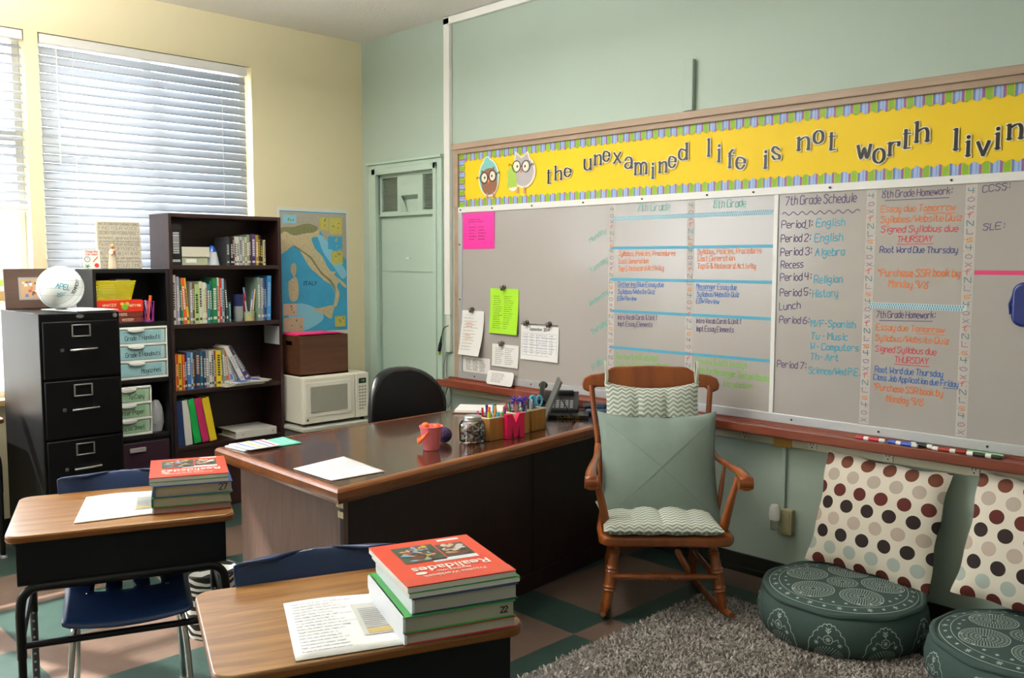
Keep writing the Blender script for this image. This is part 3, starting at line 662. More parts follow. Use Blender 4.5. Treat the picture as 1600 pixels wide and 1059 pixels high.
BL = [('the', [('t', 1.945, 2.081, .078, .043), ('h', 2.014, 2.098, .081, .057), ('e', 2.09, 2.112, .05, .056)]),
 ('unexamined', [('u', 2.244, 2.14, .06, .059), ('n', 2.325, 2.163, .056, .053), ('e', 2.389, 2.179, .056, .051), ('x', 2.465, 2.162, .058, .058), ('a', 2.545, 2.127, .06, .057), ('m', 2.615, 2.088, .064, .092), ('i', 2.73, 2.06, .06, .032), ('n', 2.784, 2.088, .056, .053), ('e', 2.846, 2.111, .058, .05), ('d', 2.91, 2.146, .083, .058)]),
 ('life', [('l', 3.084, 2.151, .087, .034), ('i', 3.147, 2.118, .062, .033), ('f', 3.207, 2.083, .087, .049), ('e', 3.261, 2.074, .057, .053)]),
 ('is', [('i', 3.415, 2.065, .062, .028), ('s', 3.459, 2.106, .059, .046)]),
 ('not', [('n', 3.595, 2.137, .06, .062), ('o', 3.675, 2.163, .055, .051), ('t', 3.749, 2.126, .076, .042)]),
 ('worth', [('w', 3.887, 2.076, .056, .072), ('o', 3.965, 2.05, .06, .053), ('r', 4.035, 2.077, .055, .047), ('t', 4.092, 2.103, .078, .042), ('h', 4.149, 2.125, .085, .056)]),
 ('living', [('l', 4.305, 2.078, .086, .031), ('i', 4.355, 2.048, .06, .031), ('v', 4.4, 2.047, .054, .054), ('i', 4.468, 2.068, .062, .031), ('n', 4.518, 2.102, .058, .054), ('g', 4.59, 2.10, .06, .05)])]
for word, ls in BL:
    seen = {}
    for q, (ch, x, z, h, w) in enumerate(ls):
        cnt = sum(1 for l_ in ls if l_[0] == ch); seen[ch] = seen.get(ch, 0)+1
        od = '' if cnt == 1 else ('first ' if seen[ch] == 1 else 'second ')
        cut_letter(ch, x, z, h, w, 'black paper letter %s, %sin the banner word %s' % (ch, od and od+ch+' ', word))
# two paper owls
def blob(mb, cx, cz, rx, rz, d, m, n=24, sq=1):
    mb.add([(cx+rx*math.copysign(abs(math.cos(a))**sq, math.cos(a)), -d, cz+rz*math.copysign(abs(math.sin(a))**sq, math.sin(a))) for a in [2*pi*k/n for k in range(n)]], [tuple(range(n))], m)
def poly(mb, pts, d, m): mb.add([(a, -d, b) for a, b in pts], [tuple(range(len(pts)))], m)
OW = [mat('owl_'+c, c, .5) for c in ('F2ECD8', '7DC3C0', '8E5F44', 'EFE8D4', '2B2B2B', 'E08050', 'B4AEB0', '9DBB4A', 'C98A80')]
def owl(x, z, label, body, hood, rot=0):
    t = thing('paper_owl', label, 'decoration', (x, -.0145, z), (0, rot, 0)); mb = MB()
    if hood:
        blob(mb, 0, .125, .098, .125, .0016, 0); blob(mb, -.005, .235, .035, .03, .0016, 0); blob(mb, 0, .125, .088, .115, .0024, 1); blob(mb, -.005, .235, .026, .022, .0024, 1)
        mb.build('cutout', OW, t, smooth=False, recalc=False); mb = MB(); blob(mb, .003, .10, .073, .085, .0034, 2, 24, .8); poly(mb, [(-.06, .13), (-.065, .185), (-.02, .165)], .0034, 2); poly(mb, [(.06, .13), (.06, .19), (.015, .165)], .0034, 2)
    else:
        blob(mb, .02, .12, .105, .1, .0016, 0); poly(mb, [(-.07, .18), (-.06, .25), (0, .21), (.05, .25), (.09, .17)], .0016, 0); blob(mb, -.07, .07, .055, .07, .0016, 0)
        mb.build('cutout', OW, t, smooth=False, recalc=False); mb = MB(); blob(mb, .02, .12, .09, .088, .003, 6); poly(mb, [(-.055, .16), (-.052, .237), (0, .2), (.045, .237), (.08, .16)], .003, 6); poly(mb, [(-.12, .13), (-.12, .02), (-.03, .03), (-.05, .14), (-.09, .16)], .0034, 7)
    yz = .13 if hood else .155
    for s_ in (-1, 1): poly(mb, [(s_*.03-.006, -.012), (s_*.03+.014, -.012), (s_*.03+.008, .03), (s_*.03, .03)], .0036, 8)
    mb.build('owl_body', OW, t, smooth=False, recalc=False); mb = MB()
    for s_ in (-1, 1): blob(mb, s_*.038, yz, .026, .03, .0046, 3); blob(mb, s_*.034, yz, .007, .009, .0052, 4)
    poly(mb, [(-.011, yz-.018), (.011, yz-.018), (0, yz-.045)], .005, 5); mb.build('eyes_and_beak', OW, t, smooth=False, recalc=False)
    mb = MB()
    for s_ in (-1, 1):
        mb.tube([(s_*.042+.035*math.cos(2*pi*k/20), -.006, yz+.036*math.sin(2*pi*k/20)) for k in range(20)], .0022, 5, closed=True)
        mb.tube([(s_*.077, -.006, yz), (s_*.092, -.006, yz+.012), (s_*.106, -.006, yz+.016), (s_*.108, -.006, yz+.002)], .0022, 5)
    mb.tube([(-.008, -.006, yz), (.008, -.006, yz)], .0022, 5); mb.build('glasses', OW[4], t)
owl(1.44, 2.025, 'paper owl cutout, brown with teal hood and round glasses', 2, True, R(-6))
owl(1.72, 2.045, 'paper owl cutout, light grey with green wing and glasses', 6, False, R(3))
# ================================================================ RUG
RUGX0, RUGX1, RUGY0, RUGY1 = 3.40, 5.9, -2.3, -.40
rug = thing('shag_rug', 'grey shaggy rug on the floor under the poufs and rocking chair', 'rug', (4.6, -1.3, 0))
B(RUGX0-4.6, RUGX1-4.6, RUGY0+1.3, RUGY1+1.3, .001, .012).build('rug_backing', mat('rug_backing', '6A6664', .95), rug)
rnd = random.Random(3); mb = MB(); vs = []; fs = []; ms = []
for k in range(52000):
    x = rnd.uniform(RUGX0, 5.15); y = rnd.uniform(-1.45, RUGY1) if k < 43000 else rnd.uniform(-2.3, -1.45)
    a = rnd.uniform(0, 2*pi); cl = .5+.5*math.sin(x*23+math.sin(y*17)*2)*math.sin(y*19+x*5)
    L = rnd.uniform(.014, .027); w = rnd.uniform(.0026, .0046); a2 = rnd.uniform(0, 2*pi)
    lx, ly = math.cos(a2)*L*.55, math.sin(a2)*L*.55; nx, ny = math.cos(a)*w, math.sin(a)*w
    z0 = .008; z1 = z0+L*.55; z2 = z0+L*(.5+.45*cl)
    n = len(vs); vs += [(x-nx-4.6, y-ny+1.3, z0), (x+nx-4.6, y+ny+1.3, z0), (x+lx*.45-nx-4.6, y+ly*.45-ny+1.3, z1), (x+lx*.45+nx-4.6, y+ly*.45+ny+1.3, z1), (x+lx-4.6, y+ly+1.3, z2)]
    fs += [(n, n+1, n+3, n+2), (n+2, n+3, n+4)]; q = rnd.choice((0, 0, 1, 2)); ms += [q, q]
mb.v, mb.f, mb.m = vs, fs, ms
o = mb.build('rug_pile', [mat('pile_grey', 'B4ACA6', .9), mat('pile_light', 'CCC4BE', .9), mat('pile_dark', '938B86', .9)], rug, recalc=False); o['kind'] = 'stuff'
# ================================================================ ROCKING CHAIR (local x = right in the photo, y = backwards)
RK = (3.475-.0143, -.82-.014, 0); RZK = R(44.5)
rk = thing('rocking_chair', 'reddish brown wooden rocking chair with turned legs in the corner by the board', 'chair', RK, RZK)
def turned(p0, p1, r, rings, n=14):
    p0, p1 = Vector(p0), Vector(p1); pts = []; rs = []
    for k in range(61):
        t = k/60; rr = r*(.62+.38*math.sin(pi*min(1, max(0, t*1.06)))**.8)
        for c in rings:
            d = abs(t-c)
            if d < .05: rr *= 1+.22*(.5+.5*math.cos(t*60*2*pi/3.2))
        pts.append(p0.lerp(p1, t)); rs.append(rr)
    return MB().tube(pts, rs, n)
def rocker_curve(s):
    pts = []
    for k in range(25):
        y = -.045+.80*k/24; z = .022+.50*(y-.30)**2*.55; x = s*(.277-.10*(y/.75)); pts.append((x, y, z))
    return pts
for s in (-1, 1):
    pc = rocker_curve(s); MB().tube(pc, [.012+.006*min(1, k/3) for k in range(25)], 10).build('rocker', rock_wood, rk)
    turned((s*.262, .035, .05), (s*.215, .085, .352), .025, (.3, .58, .8)).build('leg', rock_wood, rk)
    turned((s*.215, .5, .05), (s*.19, .40, .352), .022, (.3, .6)).build('leg', rock_wood, rk)
    turned((s*.243, .05, .17), (s*.2, .45, .19), .015, ()).build('stretcher', rock_wood, rk)
    # back posts
    MB().tube(bez([(s*.245, .40, .39), (s*.262, .44, .55), (s*.272, .50, .72), (s*.285, .56, .85), (s*.298, .595, .985)], 6), [.017]*8+[.014]*17, 12).build('back_post', rock_wood, rk)
    # arm: from post forward, scrolled end
    arm = MB(); ap = bez([(s*.272, .47, .705), (s*.285, .36, .675), (s*.315, .2, .667), (s*.335, .06, .668), (s*.338, -.02, .655), (s*.337, -.035, .63)], 6)
    for i in range(len(ap)-1):
        pass
    n = len(ap); vs = []; fs = []
    for i, p in enumerate(ap):
        t = i/(n-1); w = .017+.014*t**1.5; hh = .012+.010*t**2
        for q in range(12):
            a = 2*pi*q/12; vs.append((p.x+w*math.cos(a), p.y, p.z+hh*math.sin(a)))
    for i in range(n-1):
        for q in range(12): fs.append((i*12+q, i*12+(q+1) % 12, (i+1)*12+(q+1) % 12, (i+1)*12+q))
    fs += [tuple(range(12))[::-1], tuple((n-1)*12+q for q in range(12))]; arm.add(vs, fs)
    arm.tube([(s*.337-.03, -.012, .638), (s*.337+.03, -.012, .638)], .028, 16)
    arm.build('armrest', rock_wood, rk)
    MB().tube(bez([(s*.262, .07, .395), (s*.275, .055, .48), (s*.295, .045, .57), (s*.318, .04, .655)], 6), [.017, .018, .02, .021, .021, .02, .02, .019, .019, .018, .018, .017, .016, .015, .015, .015, .015, .015, .015], 12).build('arm_support', rock_wood, rk)
    turned((s*.262, .22, .395), (s*.3, .24, .662), .011, ()).build('arm_spindle', rock_wood, rk)
turned((-.245, .045, .195), (.245, .045, .195), .017, (.38, .5, .62)).build('stretcher', rock_wood, rk)
turned((-.2, .455, .24), (.2, .455, .24), .014, (.5,)).build('stretcher', rock_wood, rk)
for k in range(6):
    x = -.16+.32*k/5; MB().tube(bez([(x*.95, .43, .39), (x, .50, .62), (x*1.15, .585, .97)], 6), .008, 8).build('back_spindle', rock_wood, rk)
seat = MB(); oc = [(-.30, .02), (-.28, -.02), (-.2, -.035), (-.05, -.03), (.05, -.03), (.2, -.035), (.28, -.02), (.30, .02), (.295, .2), (.27, .4), (.22, .46), (0, .475), (-.22, .46), (-.27, .4), (-.295, .2)]
seat.prism(oc, lambda u, v, d: (u, v, d), .352, .398); seat.build('seat', rock_wood, rk, bevel=.014, seg=4)
cr = [(-.34, .965), (-.345, .99), (-.335, 1.02), (-.30, 1.035), (-.235, 1.042), (-.195, 1.068), (-.17, 1.074), (0, 1.078), (.17, 1.074), (.195, 1.068), (.235, 1.042), (.30, 1.035), (.335, 1.02), (.345, .99), (.34, .965), (.315, .952), (.29, .956), (.275, .975), (.2, .972), (.15, .958), (0, .954), (-.15, .958), (-.2, .972), (-.275, .975), (-.29, .956), (-.315, .952)]
mb = MB(); N_ = len(cr)
cu = lambda u: .60+.035*(1-(u/.34)**2)
mb.prism(cr, lambda u, v, d: (u, cu(u)+d+(v-.95)*.2, v), -.012, .012)
mb.build('crest_rail', rock_wood, rk, bevel=.007, seg=3)
# chevron cushions
def chevron():
    m, nt, b = nodes_of('chevron_fabric', .9); o = objxyz(nt); P_ = .042; A = .0145; V = .0225
    tri = mth(nt, 'PINGPONG', mth(nt, 'ADD', o[0], 10.0), P_/2)
    v = mth(nt, 'ADD', mth(nt, 'ADD', o[2], mth(nt, 'MULTIPLY', o[1], .8)), mth(nt, 'MULTIPLY', tri, -A/(P_/2)))
    f = mth(nt, 'GREATER_THAN', mth(nt, 'FRACT', mth(nt, 'DIVIDE', mth(nt, 'ADD', v, 10.0), V)), .5)
    nt.links.new(mixc(nt, f, lin('8A9A92'), lin('D9D8CC')), b.inputs['Base Color']); return m
chev = chevron()
def rkl(x, y, z):
    return (RK[0]+x*math.cos(RZK)-y*math.sin(RZK), RK[1]+x*math.sin(RZK)+y*math.cos(RZK), z)
t = thing('chair_cushion', 'grey and white chevron head cushion tied to the rocking chair back', 'cushion', rkl(0, .535, .885), (R(-16), 0, RZK))
lump = lambda u, v: 1-.45*max(0, 1-abs(abs(u)-.33)*9)*1
pc = pillow_mb(.475, .20, .06, 26, .05, .5, lump)
pc.v = [(x, y, z+.03*abs(x/.2376)**2.2*(1 if z > 0 else 0)) for x, y, z in pc.v]
pc.build('cushion_body', chev, t)
for s in (-1, 1):
    mb = MB(); x = s*.225
    for q, (px_, pw) in enumerate([(0, .003), (.008, .0025)]):
        mb.tube(bez([(x, -.01, .115), (x+s*(-.006)+px_*s, -.03, .15), (x+px_*s, -.034, .20), (x+px_*s, .0, .232), (x, .04, .19), (x, .03, .12)], 5), pw+.0012, 6)
    mb.build('tie', mat('tie_fabric', 'B9BDB0', .9), t)
t = thing('chair_cushion', 'grey and white chevron tufted seat cushion on the rocking chair', 'cushion', rkl(-.02, .195, .430), (R(0), 0, RZK))
mb = pillow_mb(.53, .50, .125, 34, .04, .2, lambda u, v: .68+.32*abs(math.sin(u*pi*2))**.6)
mb.v = [(x, z, y*.9 if y > 0 else y*.75) for x, y, z in mb.v]
mb.build('cushion_body', chev, t)
mb = MB()
sage = mat('sage_linen', '7E8E87', .85, bump=.25, bscale=500, var=.06, vscale=30)
t = thing('throw_pillow', 'large plain sage green square pillow standing on the rocking chair', 'pillow', rkl(0, .28, .628), (R(-20), 0, RZK))
mb = pillow_mb(.57, .535, .20, 30, .07, .45)
def wr(x, y, z):
    r_ = .004*math.sin(x*40+z*11)*max(0, (z-.12)/.12)*(.5+.5*math.cos(x*9)) if z > .12 else 0
    return (x, y+(-r_*2 if y < 0 else r_), z+(.012*abs(x/.28)**3 if z > 0 else -.004))
mb.v = [wr(*p) for p in mb.v]; mb.build('pillow_body', sage, t)
def on_pillow(u, v, W=.57, H=.535, T=.20):
    uu, vv = u/(W/2), v/(H/2); tt = T/2*max(0, (1-uu**4)*(1-vv**4))**.45*(.55+.45*(1-uu*uu)*(1-vv*vv)); return (u*(1-.07*(1-vv*vv)), -tt-.0032, v*(1-.07*(1-uu*uu)))
mb = MB()
for s in (-1, 1): mb.tube([on_pillow(.26*k/20*s, .235*k/20) for k in range(-19, 20)], .0012, 5)
mb.build('cross_seam', mat('seam_thread', '74887F', .9), t)
# ================================================================ POUFS
pouf_m = mat('pouf_teal', '3C514E', .85, bump=.12, bscale=150, var=.06, vscale=20); thr = mat('embroidery_thread', 'B4C4BE', .8)
def pouf(cx, cy, rz, label):
    t = thing('floor_pouf', label, 'pouf', (cx, cy, .012), rz, 'round embroidered poufs')
    prof = [(.0, .0), (.28, .0), (.325, .012), (.347, .05), (.352, .095), (.345, .14), (.33, .172), (.315, .188), (.28, .198), (.2, .207), (.1, .211), (0, .212)]
    MB().lathe(prof, n=64).build('body', pouf_m, t, angle=80)
    MB().tube([(.322*math.cos(a), .322*math.sin(a), .182+.004*math.sin(a*9)) for a in [2*pi*k/72 for k in range(72)]], .014, 10, closed=True).build('piping', pouf_m, t)
    def hz(r):
        for (r1, z1), (r0, z0) in zip(prof[7:], prof[8:]):
            if r0 <= r <= r1: return z0+(z1-z0)*(r-r0)/(r1-r0)
        return .2
    top = lambda u, v: (u, v, hz(min(.312, math.hypot(u, v)))+.0022)
    def Rz(z):
        for (r0, z0), (r1, z1) in zip(prof[2:], prof[3:8]):
            if z0 <= z <= z1: return r0+(r1-r0)*(z-z0)/(z1-z0)
        return .33
    side = lambda u, v: ((Rz(v)+.002)*math.cos(u/.35), (Rz(v)+.002)*math.sin(u/.35), v)
    mb = MB(); W = .0036
    def dash_ring(fn, cx_, cy_, r, n, L, ang=False, wdt=W):
        for k in range(n):
            a = 2*pi*k/n; c, s_ = math.cos(a), math.sin(a)
            if ang: ribbon(mb, [(cx_+(r-L/2)*c, cy_+(r-L/2)*s_), (cx_+(r+L/2)*c, cy_+(r+L/2)*s_)], wdt, fn)
            else: ribbon(mb, [(cx_+r*c+L/2*s_, cy_+r*s_-L/2*c), (cx_+r*c-L/2*s_, cy_+r*s_+L/2*c)], wdt, fn)
    def flower(fn, x, y, s_):
        for k in range(6): a = k*pi/3; ribbon(mb, [(x+.2*s_*math.cos(a), y+.2*s_*math.sin(a)), (x+s_*math.cos(a), y+s_*math.sin(a))], W*.9, fn)
    for k in range(5):       # medallions of dashes
        a = 2*pi*k/5+.3; x, y = .165*math.cos(a), .165*math.sin(a)
        for r in (.016, .03, .045, .06, .074): dash_ring(top, x, y, r, int(r*560)+4, .008, True)
        dash_ring(top, x, y, .085, 46, .0085)
    for r in (.016, .03, .045, .06): dash_ring(top, 0, 0, r, int(r*560)+4, .008, True)
    dash_ring(top, 0, 0, .262, 120, .013, False, .0024); dash_ring(top, 0, 0, .302, 130, .013, False, .0024)
    for k in range(30):
        a = 2*pi*k/30; flower(top, .282*math.cos(a), .282*math.sin(a), .011 if k % 2 else .006)
        flower(top, .235*math.cos(a+.1), .235*math.sin(a+.1), .006)
    nm = 10; per = 2*pi*.35/nm
    for k in range(nm):      # scalloped arches around the side
        c = per*(k+.5); pts = []
        for q in range(33):
            tt = q/32; x = -.085+.17*tt; z = .02+.128*math.sin(pi*tt)**.62; pts.append((c+x+.004*math.sin(q*1.9), z+.004*math.cos(q*1.9)))
        ribbon(mb, pts, .0026, side)
        for r in (.02, .032, .044, .056):
            for q in range(int(r*260)):
                a = pi*(q+.5)/int(r*260); ribbon(mb, [(c+(r-.004)*math.cos(a), .014+(r-.004)*.75*math.sin(a)), (c+(r+.004)*math.cos(a), .014+(r+.004)*.75*math.sin(a))], .003, side)
        dash = [(c+.018*math.cos(a), .088+.018*math.sin(a)) for a in [2*pi*q/14 for q in range(15)]]; ribbon(mb, dash, .0024, side)
        flower(side, c, .088, .010)
        ribbon(mb, [(c, .11), (c, .135)], .0024, side)
        for s_ in (-1, 1):
            ribbon(mb, [(c, .115), (c+s_*.01, .125)], .004, side); ribbon(mb, [(c, .125), (c+s_*.009, .135)], .0036, side); flower(side, c+s_*.045, .07, .008); ribbon(mb, [(c+s_*.02, .085), (c+s_*.036, .095), (c+s_*.04, .083)], .0024, side)
    mb.build('embroidery', thr, t, smooth=False, recalc=False)
pouf(4.055, -.375, .3, 'round dark teal embroidered pouf nearest the rocking chair')
pouf(4.80, -.43, 1.1, 'round dark teal embroidered pouf cut off by right photo edge')
def dots_mat():
    m, nt, b = nodes_of('polka_dot_cotton', .85); o = objxyz(nt); s = .098; sr = .066; rad = .0295
    z = mth(nt, 'ADD', o[2], 5*sr+.012); zr = mth(nt, 'DIVIDE', z, sr); row = mth(nt, 'FLOOR', zr); fz = mth(nt, 'SUBTRACT', mth(nt, 'FRACT', zr), .5)
    off = mth(nt, 'MULTIPLY', mth(nt, 'MODULO', row, 2.0), .5)
    xr = mth(nt, 'ADD', mth(nt, 'DIVIDE', mth(nt, 'ADD', o[0], 1.0), s), off); fx = mth(nt, 'SUBTRACT', mth(nt, 'FRACT', xr), .5)
    dx = mth(nt, 'MULTIPLY', fx, s); dz = mth(nt, 'MULTIPLY', fz, sr)
    d = mth(nt, 'SQRT', mth(nt, 'ADD', mth(nt, 'MULTIPLY', dx, dx), mth(nt, 'MULTIPLY', dz, dz)))
    inside = mth(nt, 'LESS_THAN', d, rad)
    cr_ = nt.nodes.new('ShaderNodeValToRGB'); cr_.color_ramp.interpolation = 'CONSTANT'; el = cr_.color_ramp.elements
    cols = ['6B3A28', '5A1F18', 'A9B3AC', '26191A', 'B8A79A', '2A1A1A', '5A1F18', 'B3A598', '6B3A28', '5A1F18']
    el[0].color = lin(cols[0]); el[1].position = .1; el[1].color = lin(cols[1])
    for k in range(2, 10): e = el.new(k/10); e.color = lin(cols[k])
    nt.links.new(mth(nt, 'ADD', mth(nt, 'DIVIDE', row, 10.0), .03), cr_.inputs[0])
    nt.links.new(mixc(nt, inside, lin('DDD5C6'), cr_.outputs[0]), b.inputs['Base Color']); return m
dots = dots_mat()
def dpillow(x, y, z, rot, label):
    t = thing('dotted_pillow', label, 'pillow', (x, y, z), rot, 'polka dot pillows')
    mb = pillow_mb(.56, .52, .13, 28, .05, .5); mb.v = [(a+.004*math.sin(c*30), b+.004*math.sin(a*25+c*19)*(1 if b > 0 else -1), c+.004*math.sin(a*33)) for a, b, c in mb.v]
    mb.build('pillow_body', dots, t)
dpillow(4.085, -.125, .463, (R(-16), R(2.5), 0), 'cream pillow with brown black and grey dots on the pouf nearest rocking chair')
dpillow(4.745, -.135, .468, (R(-16), R(5), 0), 'cream polka dot pillow cut off by the right photo edge')
# ================================================================ FILE CABINET
cab_m = mat('black_cabinet_paint', '08080A', .45, spec=.2, bump=.03, bscale=200)
fc = thing('filing_cabinet', 'tall black four-drawer metal filing cabinet left of the bookcases', 'cabinet', (.21, -2.585, 0))
B(0, .645, 0, .40, .0, 1.335).build('body', cab_m, fc, bevel=.004)
zc = [.07, .375, .685, .995, 1.30]
for k in range(4):
    d = B(.645, .665, .012, .388, zc[k]+.006, zc[k+1]-.006).build('drawer', cab_m, fc, bevel=.005)
    z1 = zc[k+1]; off = .055 if k == 3 else .06
    mb = MB(); yc = .195; zz = z1-off
    for (a, b, c, e) in ((-.047, .047, .026, .032), (-.047, .047, -.032, -.026), (-.047, -.040, -.032, .032), (.040, .047, -.032, .032)): mb.box(.664, .672, yc+a, yc+b, zz+c, zz+e)
    mb.build('label_holder', steel, d, bevel=.001)
    zh = zz-.098; MB().tube([(.664, .13, zh), (.69, .135, zh), (.694, .15, zh+.001), (.694, .25, zh+.003), (.69, .262, zh+.003), (.664, .267, zh+.003)], .0065, 8).build('handle', chrome, d)
    B(.664, .672, .092, .108, zh-.008, zh+.008).build('latch', mat('dark_latch', '4A4A4E', .4), d, bevel=.001)
mb = MB().lathe([(0, 0), (.013, 0), (.012, .006), (0, .007)], (.645, .375, 1.317), 16, 0, 'x'); mb.build('lock', chrome, fc)
MB().lathe([(0, 0), (.02, 0), (.018, .003), (0, .003)], (.645, .2, 1.317), 20, 0, 'x', Matrix.Scale(.45, 4, Vector((0, 0, 1)))).build('emblem', steel, fc)
t = thing('volleyball', 'white volleyball with teal writing on top of the black filing cabinet', 'ball', (.62, -2.40, 1.345))
bm_ = MB().lathe([(.116*math.sin(pi*k/24), .116-.116*math.cos(pi*k/24)) for k in range(25)], n=40); bm_.build('ball', mat('volleyball_leather', 'E6ECEC', .45, bump=.1, bscale=150), t, angle=180)
def onball(u, v, r=.1168):   # u,v angles
    a = R(8)+u/r; e = v/r; return (r*math.cos(e)*math.cos(a), r*math.cos(e)*math.sin(a), .116+r*math.sin(e))
mb = MB()
for a0 in (0, pi/3, 2*pi/3):
    for off in (-.5, 0, .5):
        pts = []
        for k in range(49):
            th = 2*pi*k/48; q = Vector((math.cos(th), math.sin(th), off*.7)).normalized()*.1163; q = Matrix.Rotation(a0, 3, 'X') @ Matrix.Rotation(a0*.7, 3, 'Y') @ q; pts.append(q+Vector((0, 0, .116)))
        mb.tube(pts, .0009, 4)
mb.build('seam', mat('ball_seam', 'AEB8BC', .6), t)
mb = MB(); ink(mb, 'TEMPEST', lambda u, v: onball(u*math.cos(1.1)-v*math.sin(1.1)+.035, u*math.sin(1.1)+v*math.cos(1.1)), -.04, 0, .045, 0, .016, .004, 0, 0, 0); mb.build('lettering', mat('ball_print', '4C5058', .5), t, smooth=False, recalc=False)
mb = MB(); ink(mb, 'APEL', onball, -.075, .0, -.01, -.01, .026, .004); ink(mb, '8F', onball, -.07, -.045, -.03, -.045, .02, .003); mb.build('teal_writing', INK['cyan'], t, smooth=False, recalc=False)
t = thing('file_folder', 'teal and white folder lying on the filing cabinet beside the volleyball', 'folder', (.64, -2.32, 1.337), R(12))
B(-.16, .17, -.11, .13, 0, .004).build('cover', mat('teal_card', '9FC9CC', .6), t); B(-.15, .19, -.12, .11, .0045, .008).build('sheet', paper_w, t)
t = thing('picture_frame', 'wide brown picture frame with group photo behind the volleyball', 'picture frame', (.27, -2.42, 1.336), (0, R(-6), 0))
B(-.012, .01, -.155, .165, 0, .225).build('frame', wood('brown_frame', '3E2A20', '553A2A', 'y', 7, .5), t, bevel=.004)
B(.009, .013, -.085, .085, .05, .175).build('mat_border', mat('grey_mat', '8E8C88', .6), t)
mb = MB(); rr = random.Random(5)
mb.add([(.0135, -.075, .06), (.0135, .075, .06), (.0135, .075, .165), (.0135, -.075, .165)], [(0, 1, 2, 3)], 0)
for k in range(26):
    y, z = rr.uniform(-.07, .06), rr.uniform(.065, .145); w = rr.uniform(.008, .018); mb.add([(.014, y, z), (.014, y+w, z), (.014, y+w, z+w), (.014, y, z+w)], [(0, 1, 2, 3)], rr.choice((1, 2, 3, 4)))
mb.build('photograph', [mat('photo_tan', 'B08C66', .3), mat('photo_red', 'A8463C', .3), mat('photo_blue', '4C6A94', .3), mat('photo_white', 'D8D4CC', .3), mat('photo_brown', '57402E', .3)], t, smooth=False)
# ================================================================ BOOKCASES
def case(name, label, y0, y1, h, shelves, m, th=.018, depth=(.02, .30), back=True):
    t = thing(name, label, 'bookcase', (depth[0], y0, 0)); d = depth[1]-depth[0]; w = y1-y0
    B(0, d, 0, th, 0, h).build('side_panel', m, t, bevel=.0015); B(0, d, w-th, w, 0, h).build('side_panel', m, t, bevel=.0015)
    B(0, d, th, w-th, h-th*1.2, h).build('top_panel', m, t, bevel=.0015); B(0, .008, th, w-th, .0, h-th*1.2).build('back_panel', m, t)
    for z in shelves: B(.008, d-.004, th, w-th, z-th*1.3, z).build('shelf', m, t, bevel=.0015)
    B(d-.03, d-.012, th, w-th, 0, shelves[-1]-th*1.3).build('kick_board', m, t)
    return t
case('bookcase', 'tall dark brown bookcase full of books beside the Italy map', -1.66, -.885, 1.90, (1.578, 1.207, .79, .432), dark_wood, .02)
case('bookcase', 'shorter black bookcase between filing cabinet and the tall brown bookcase', -2.12, -1.664, 1.557, (1.233, .888, .545), black_lam, .02)
COL = dict(white='D4D3CB', grey='8E8F90', lilac='9C98AC', darkgreen='1F4A38', green='1F7A45', red='C23A2C', orangered='D4572E', yellow='D9BC2A', lightgreen='A9C47A', cream='D0CFB4', teal='2F7C7C', black='1B1A1C',
 lightblue='8FB4CC', skyblue='3C8CCB', navy='26365E', darkteal='1F5A5A', brown='6A3E30', olive='8A8440', purple='4B3566', silver='B0B4B6', beige='C2B795', maroon='6E2430', orange='D98A2E', peach='C9A080', darkgrey='3A3C3E', blue='3F68A4', magenta='B42A5E', kelly='1FA04C', gold='A88A3A', greygreen='7C9484')
pages_m = mat('book_pages', 'CFC8B4', .8)
def book_mesh(th, h, d, col, band=None, seedv=0):
    mb = MB(); c = .002   # spine toward +x
    mb.box(-d, 0, 0, c, 0, h, 0); mb.box(-d, 0, th-c, th, 0, h, 0); mb.box(-c*1.2, 0, c, th-c, 0, h, 0); mb.box(-d+.003, -c*1.2, c, th-c, .003, h-.003, 1)
    rr = random.Random(seedv)
    if band:
        z0 = h*rr.uniform(.25, .4); z1 = h*rr.uniform(.7, .88); z = z0; x = .0004; g = th*.22
        while z < z1:
            q = rr.uniform(.006, .014); mb.add([(x, g, z), (x, th-g, z), (x, th-g, z+q), (x, g, z+q)], [(0, 1, 2, 3)], 2); z += q+.004
        mb.add([(x, g*.7, h*.08), (x, th-g*.7, h*.08), (x, th-g*.7, h*.14), (x, g*.7, h*.14)], [(0, 1, 2, 3)], 2)
    return mb
def shelf_row(items, y, z, where, group, xf=.275, dep=.17, noun='book'):
    for k, it in enumerate(items):
        col, th, h = it[:3]; lean = it[3] if len(it) > 3 else 0; band = it[4] if len(it) > 4 else ('white' if col not in ('white', 'cream', 'yellow', 'silver', 'lightgreen', 'beige', 'lightblue') else 'darkgrey')
        size = 'thick' if th > .03 else ('thin' if th < .013 else ('tall' if h > .3 else ''))
        ang = R(lean); dx = xf-random.Random(k*7+int(z*100)).uniform(0, .02)
        # lean > 0 tips the top toward +y (right in the photo)
        o = book_mesh(th, h, dep, col, band, k*13+int(z*50)).build('book' if noun == 'book' else noun, [mat('cover_'+col, COL[col], .4), pages_m, mat('cover_'+band, COL[band], .4)], None, (dx, y+(th*math.sin(ang)*0), z+(abs(th*math.sin(ang)) if lean < 0 else 0)*0+ (th*math.sin(-ang) if lean < 0 else 0)), (-ang, 0, 0), smooth=False)
        if lean > 0: o.location.z = z+th*math.sin(ang)
        lab = ('%s %s %s %s' % (size, {'lightgreen': 'light green', 'darkgreen': 'dark green', 'orangered': 'orange-red', 'lightblue': 'light blue', 'skyblue': 'sky blue', 'darkteal': 'dark teal', 'darkgrey': 'dark grey', 'greygreen': 'grey-green', 'kelly': 'bright green'}.get(col, col), noun.replace('_', ' ') if noun != 'book' else 'book', where)).strip()
        tag(o, lab+', '+ORD[k], noun.replace('_', ' '), group)
        y += th*math.cos(ang)+.0012+(items[k][5] if len(it) > 5 else 0)
    return y
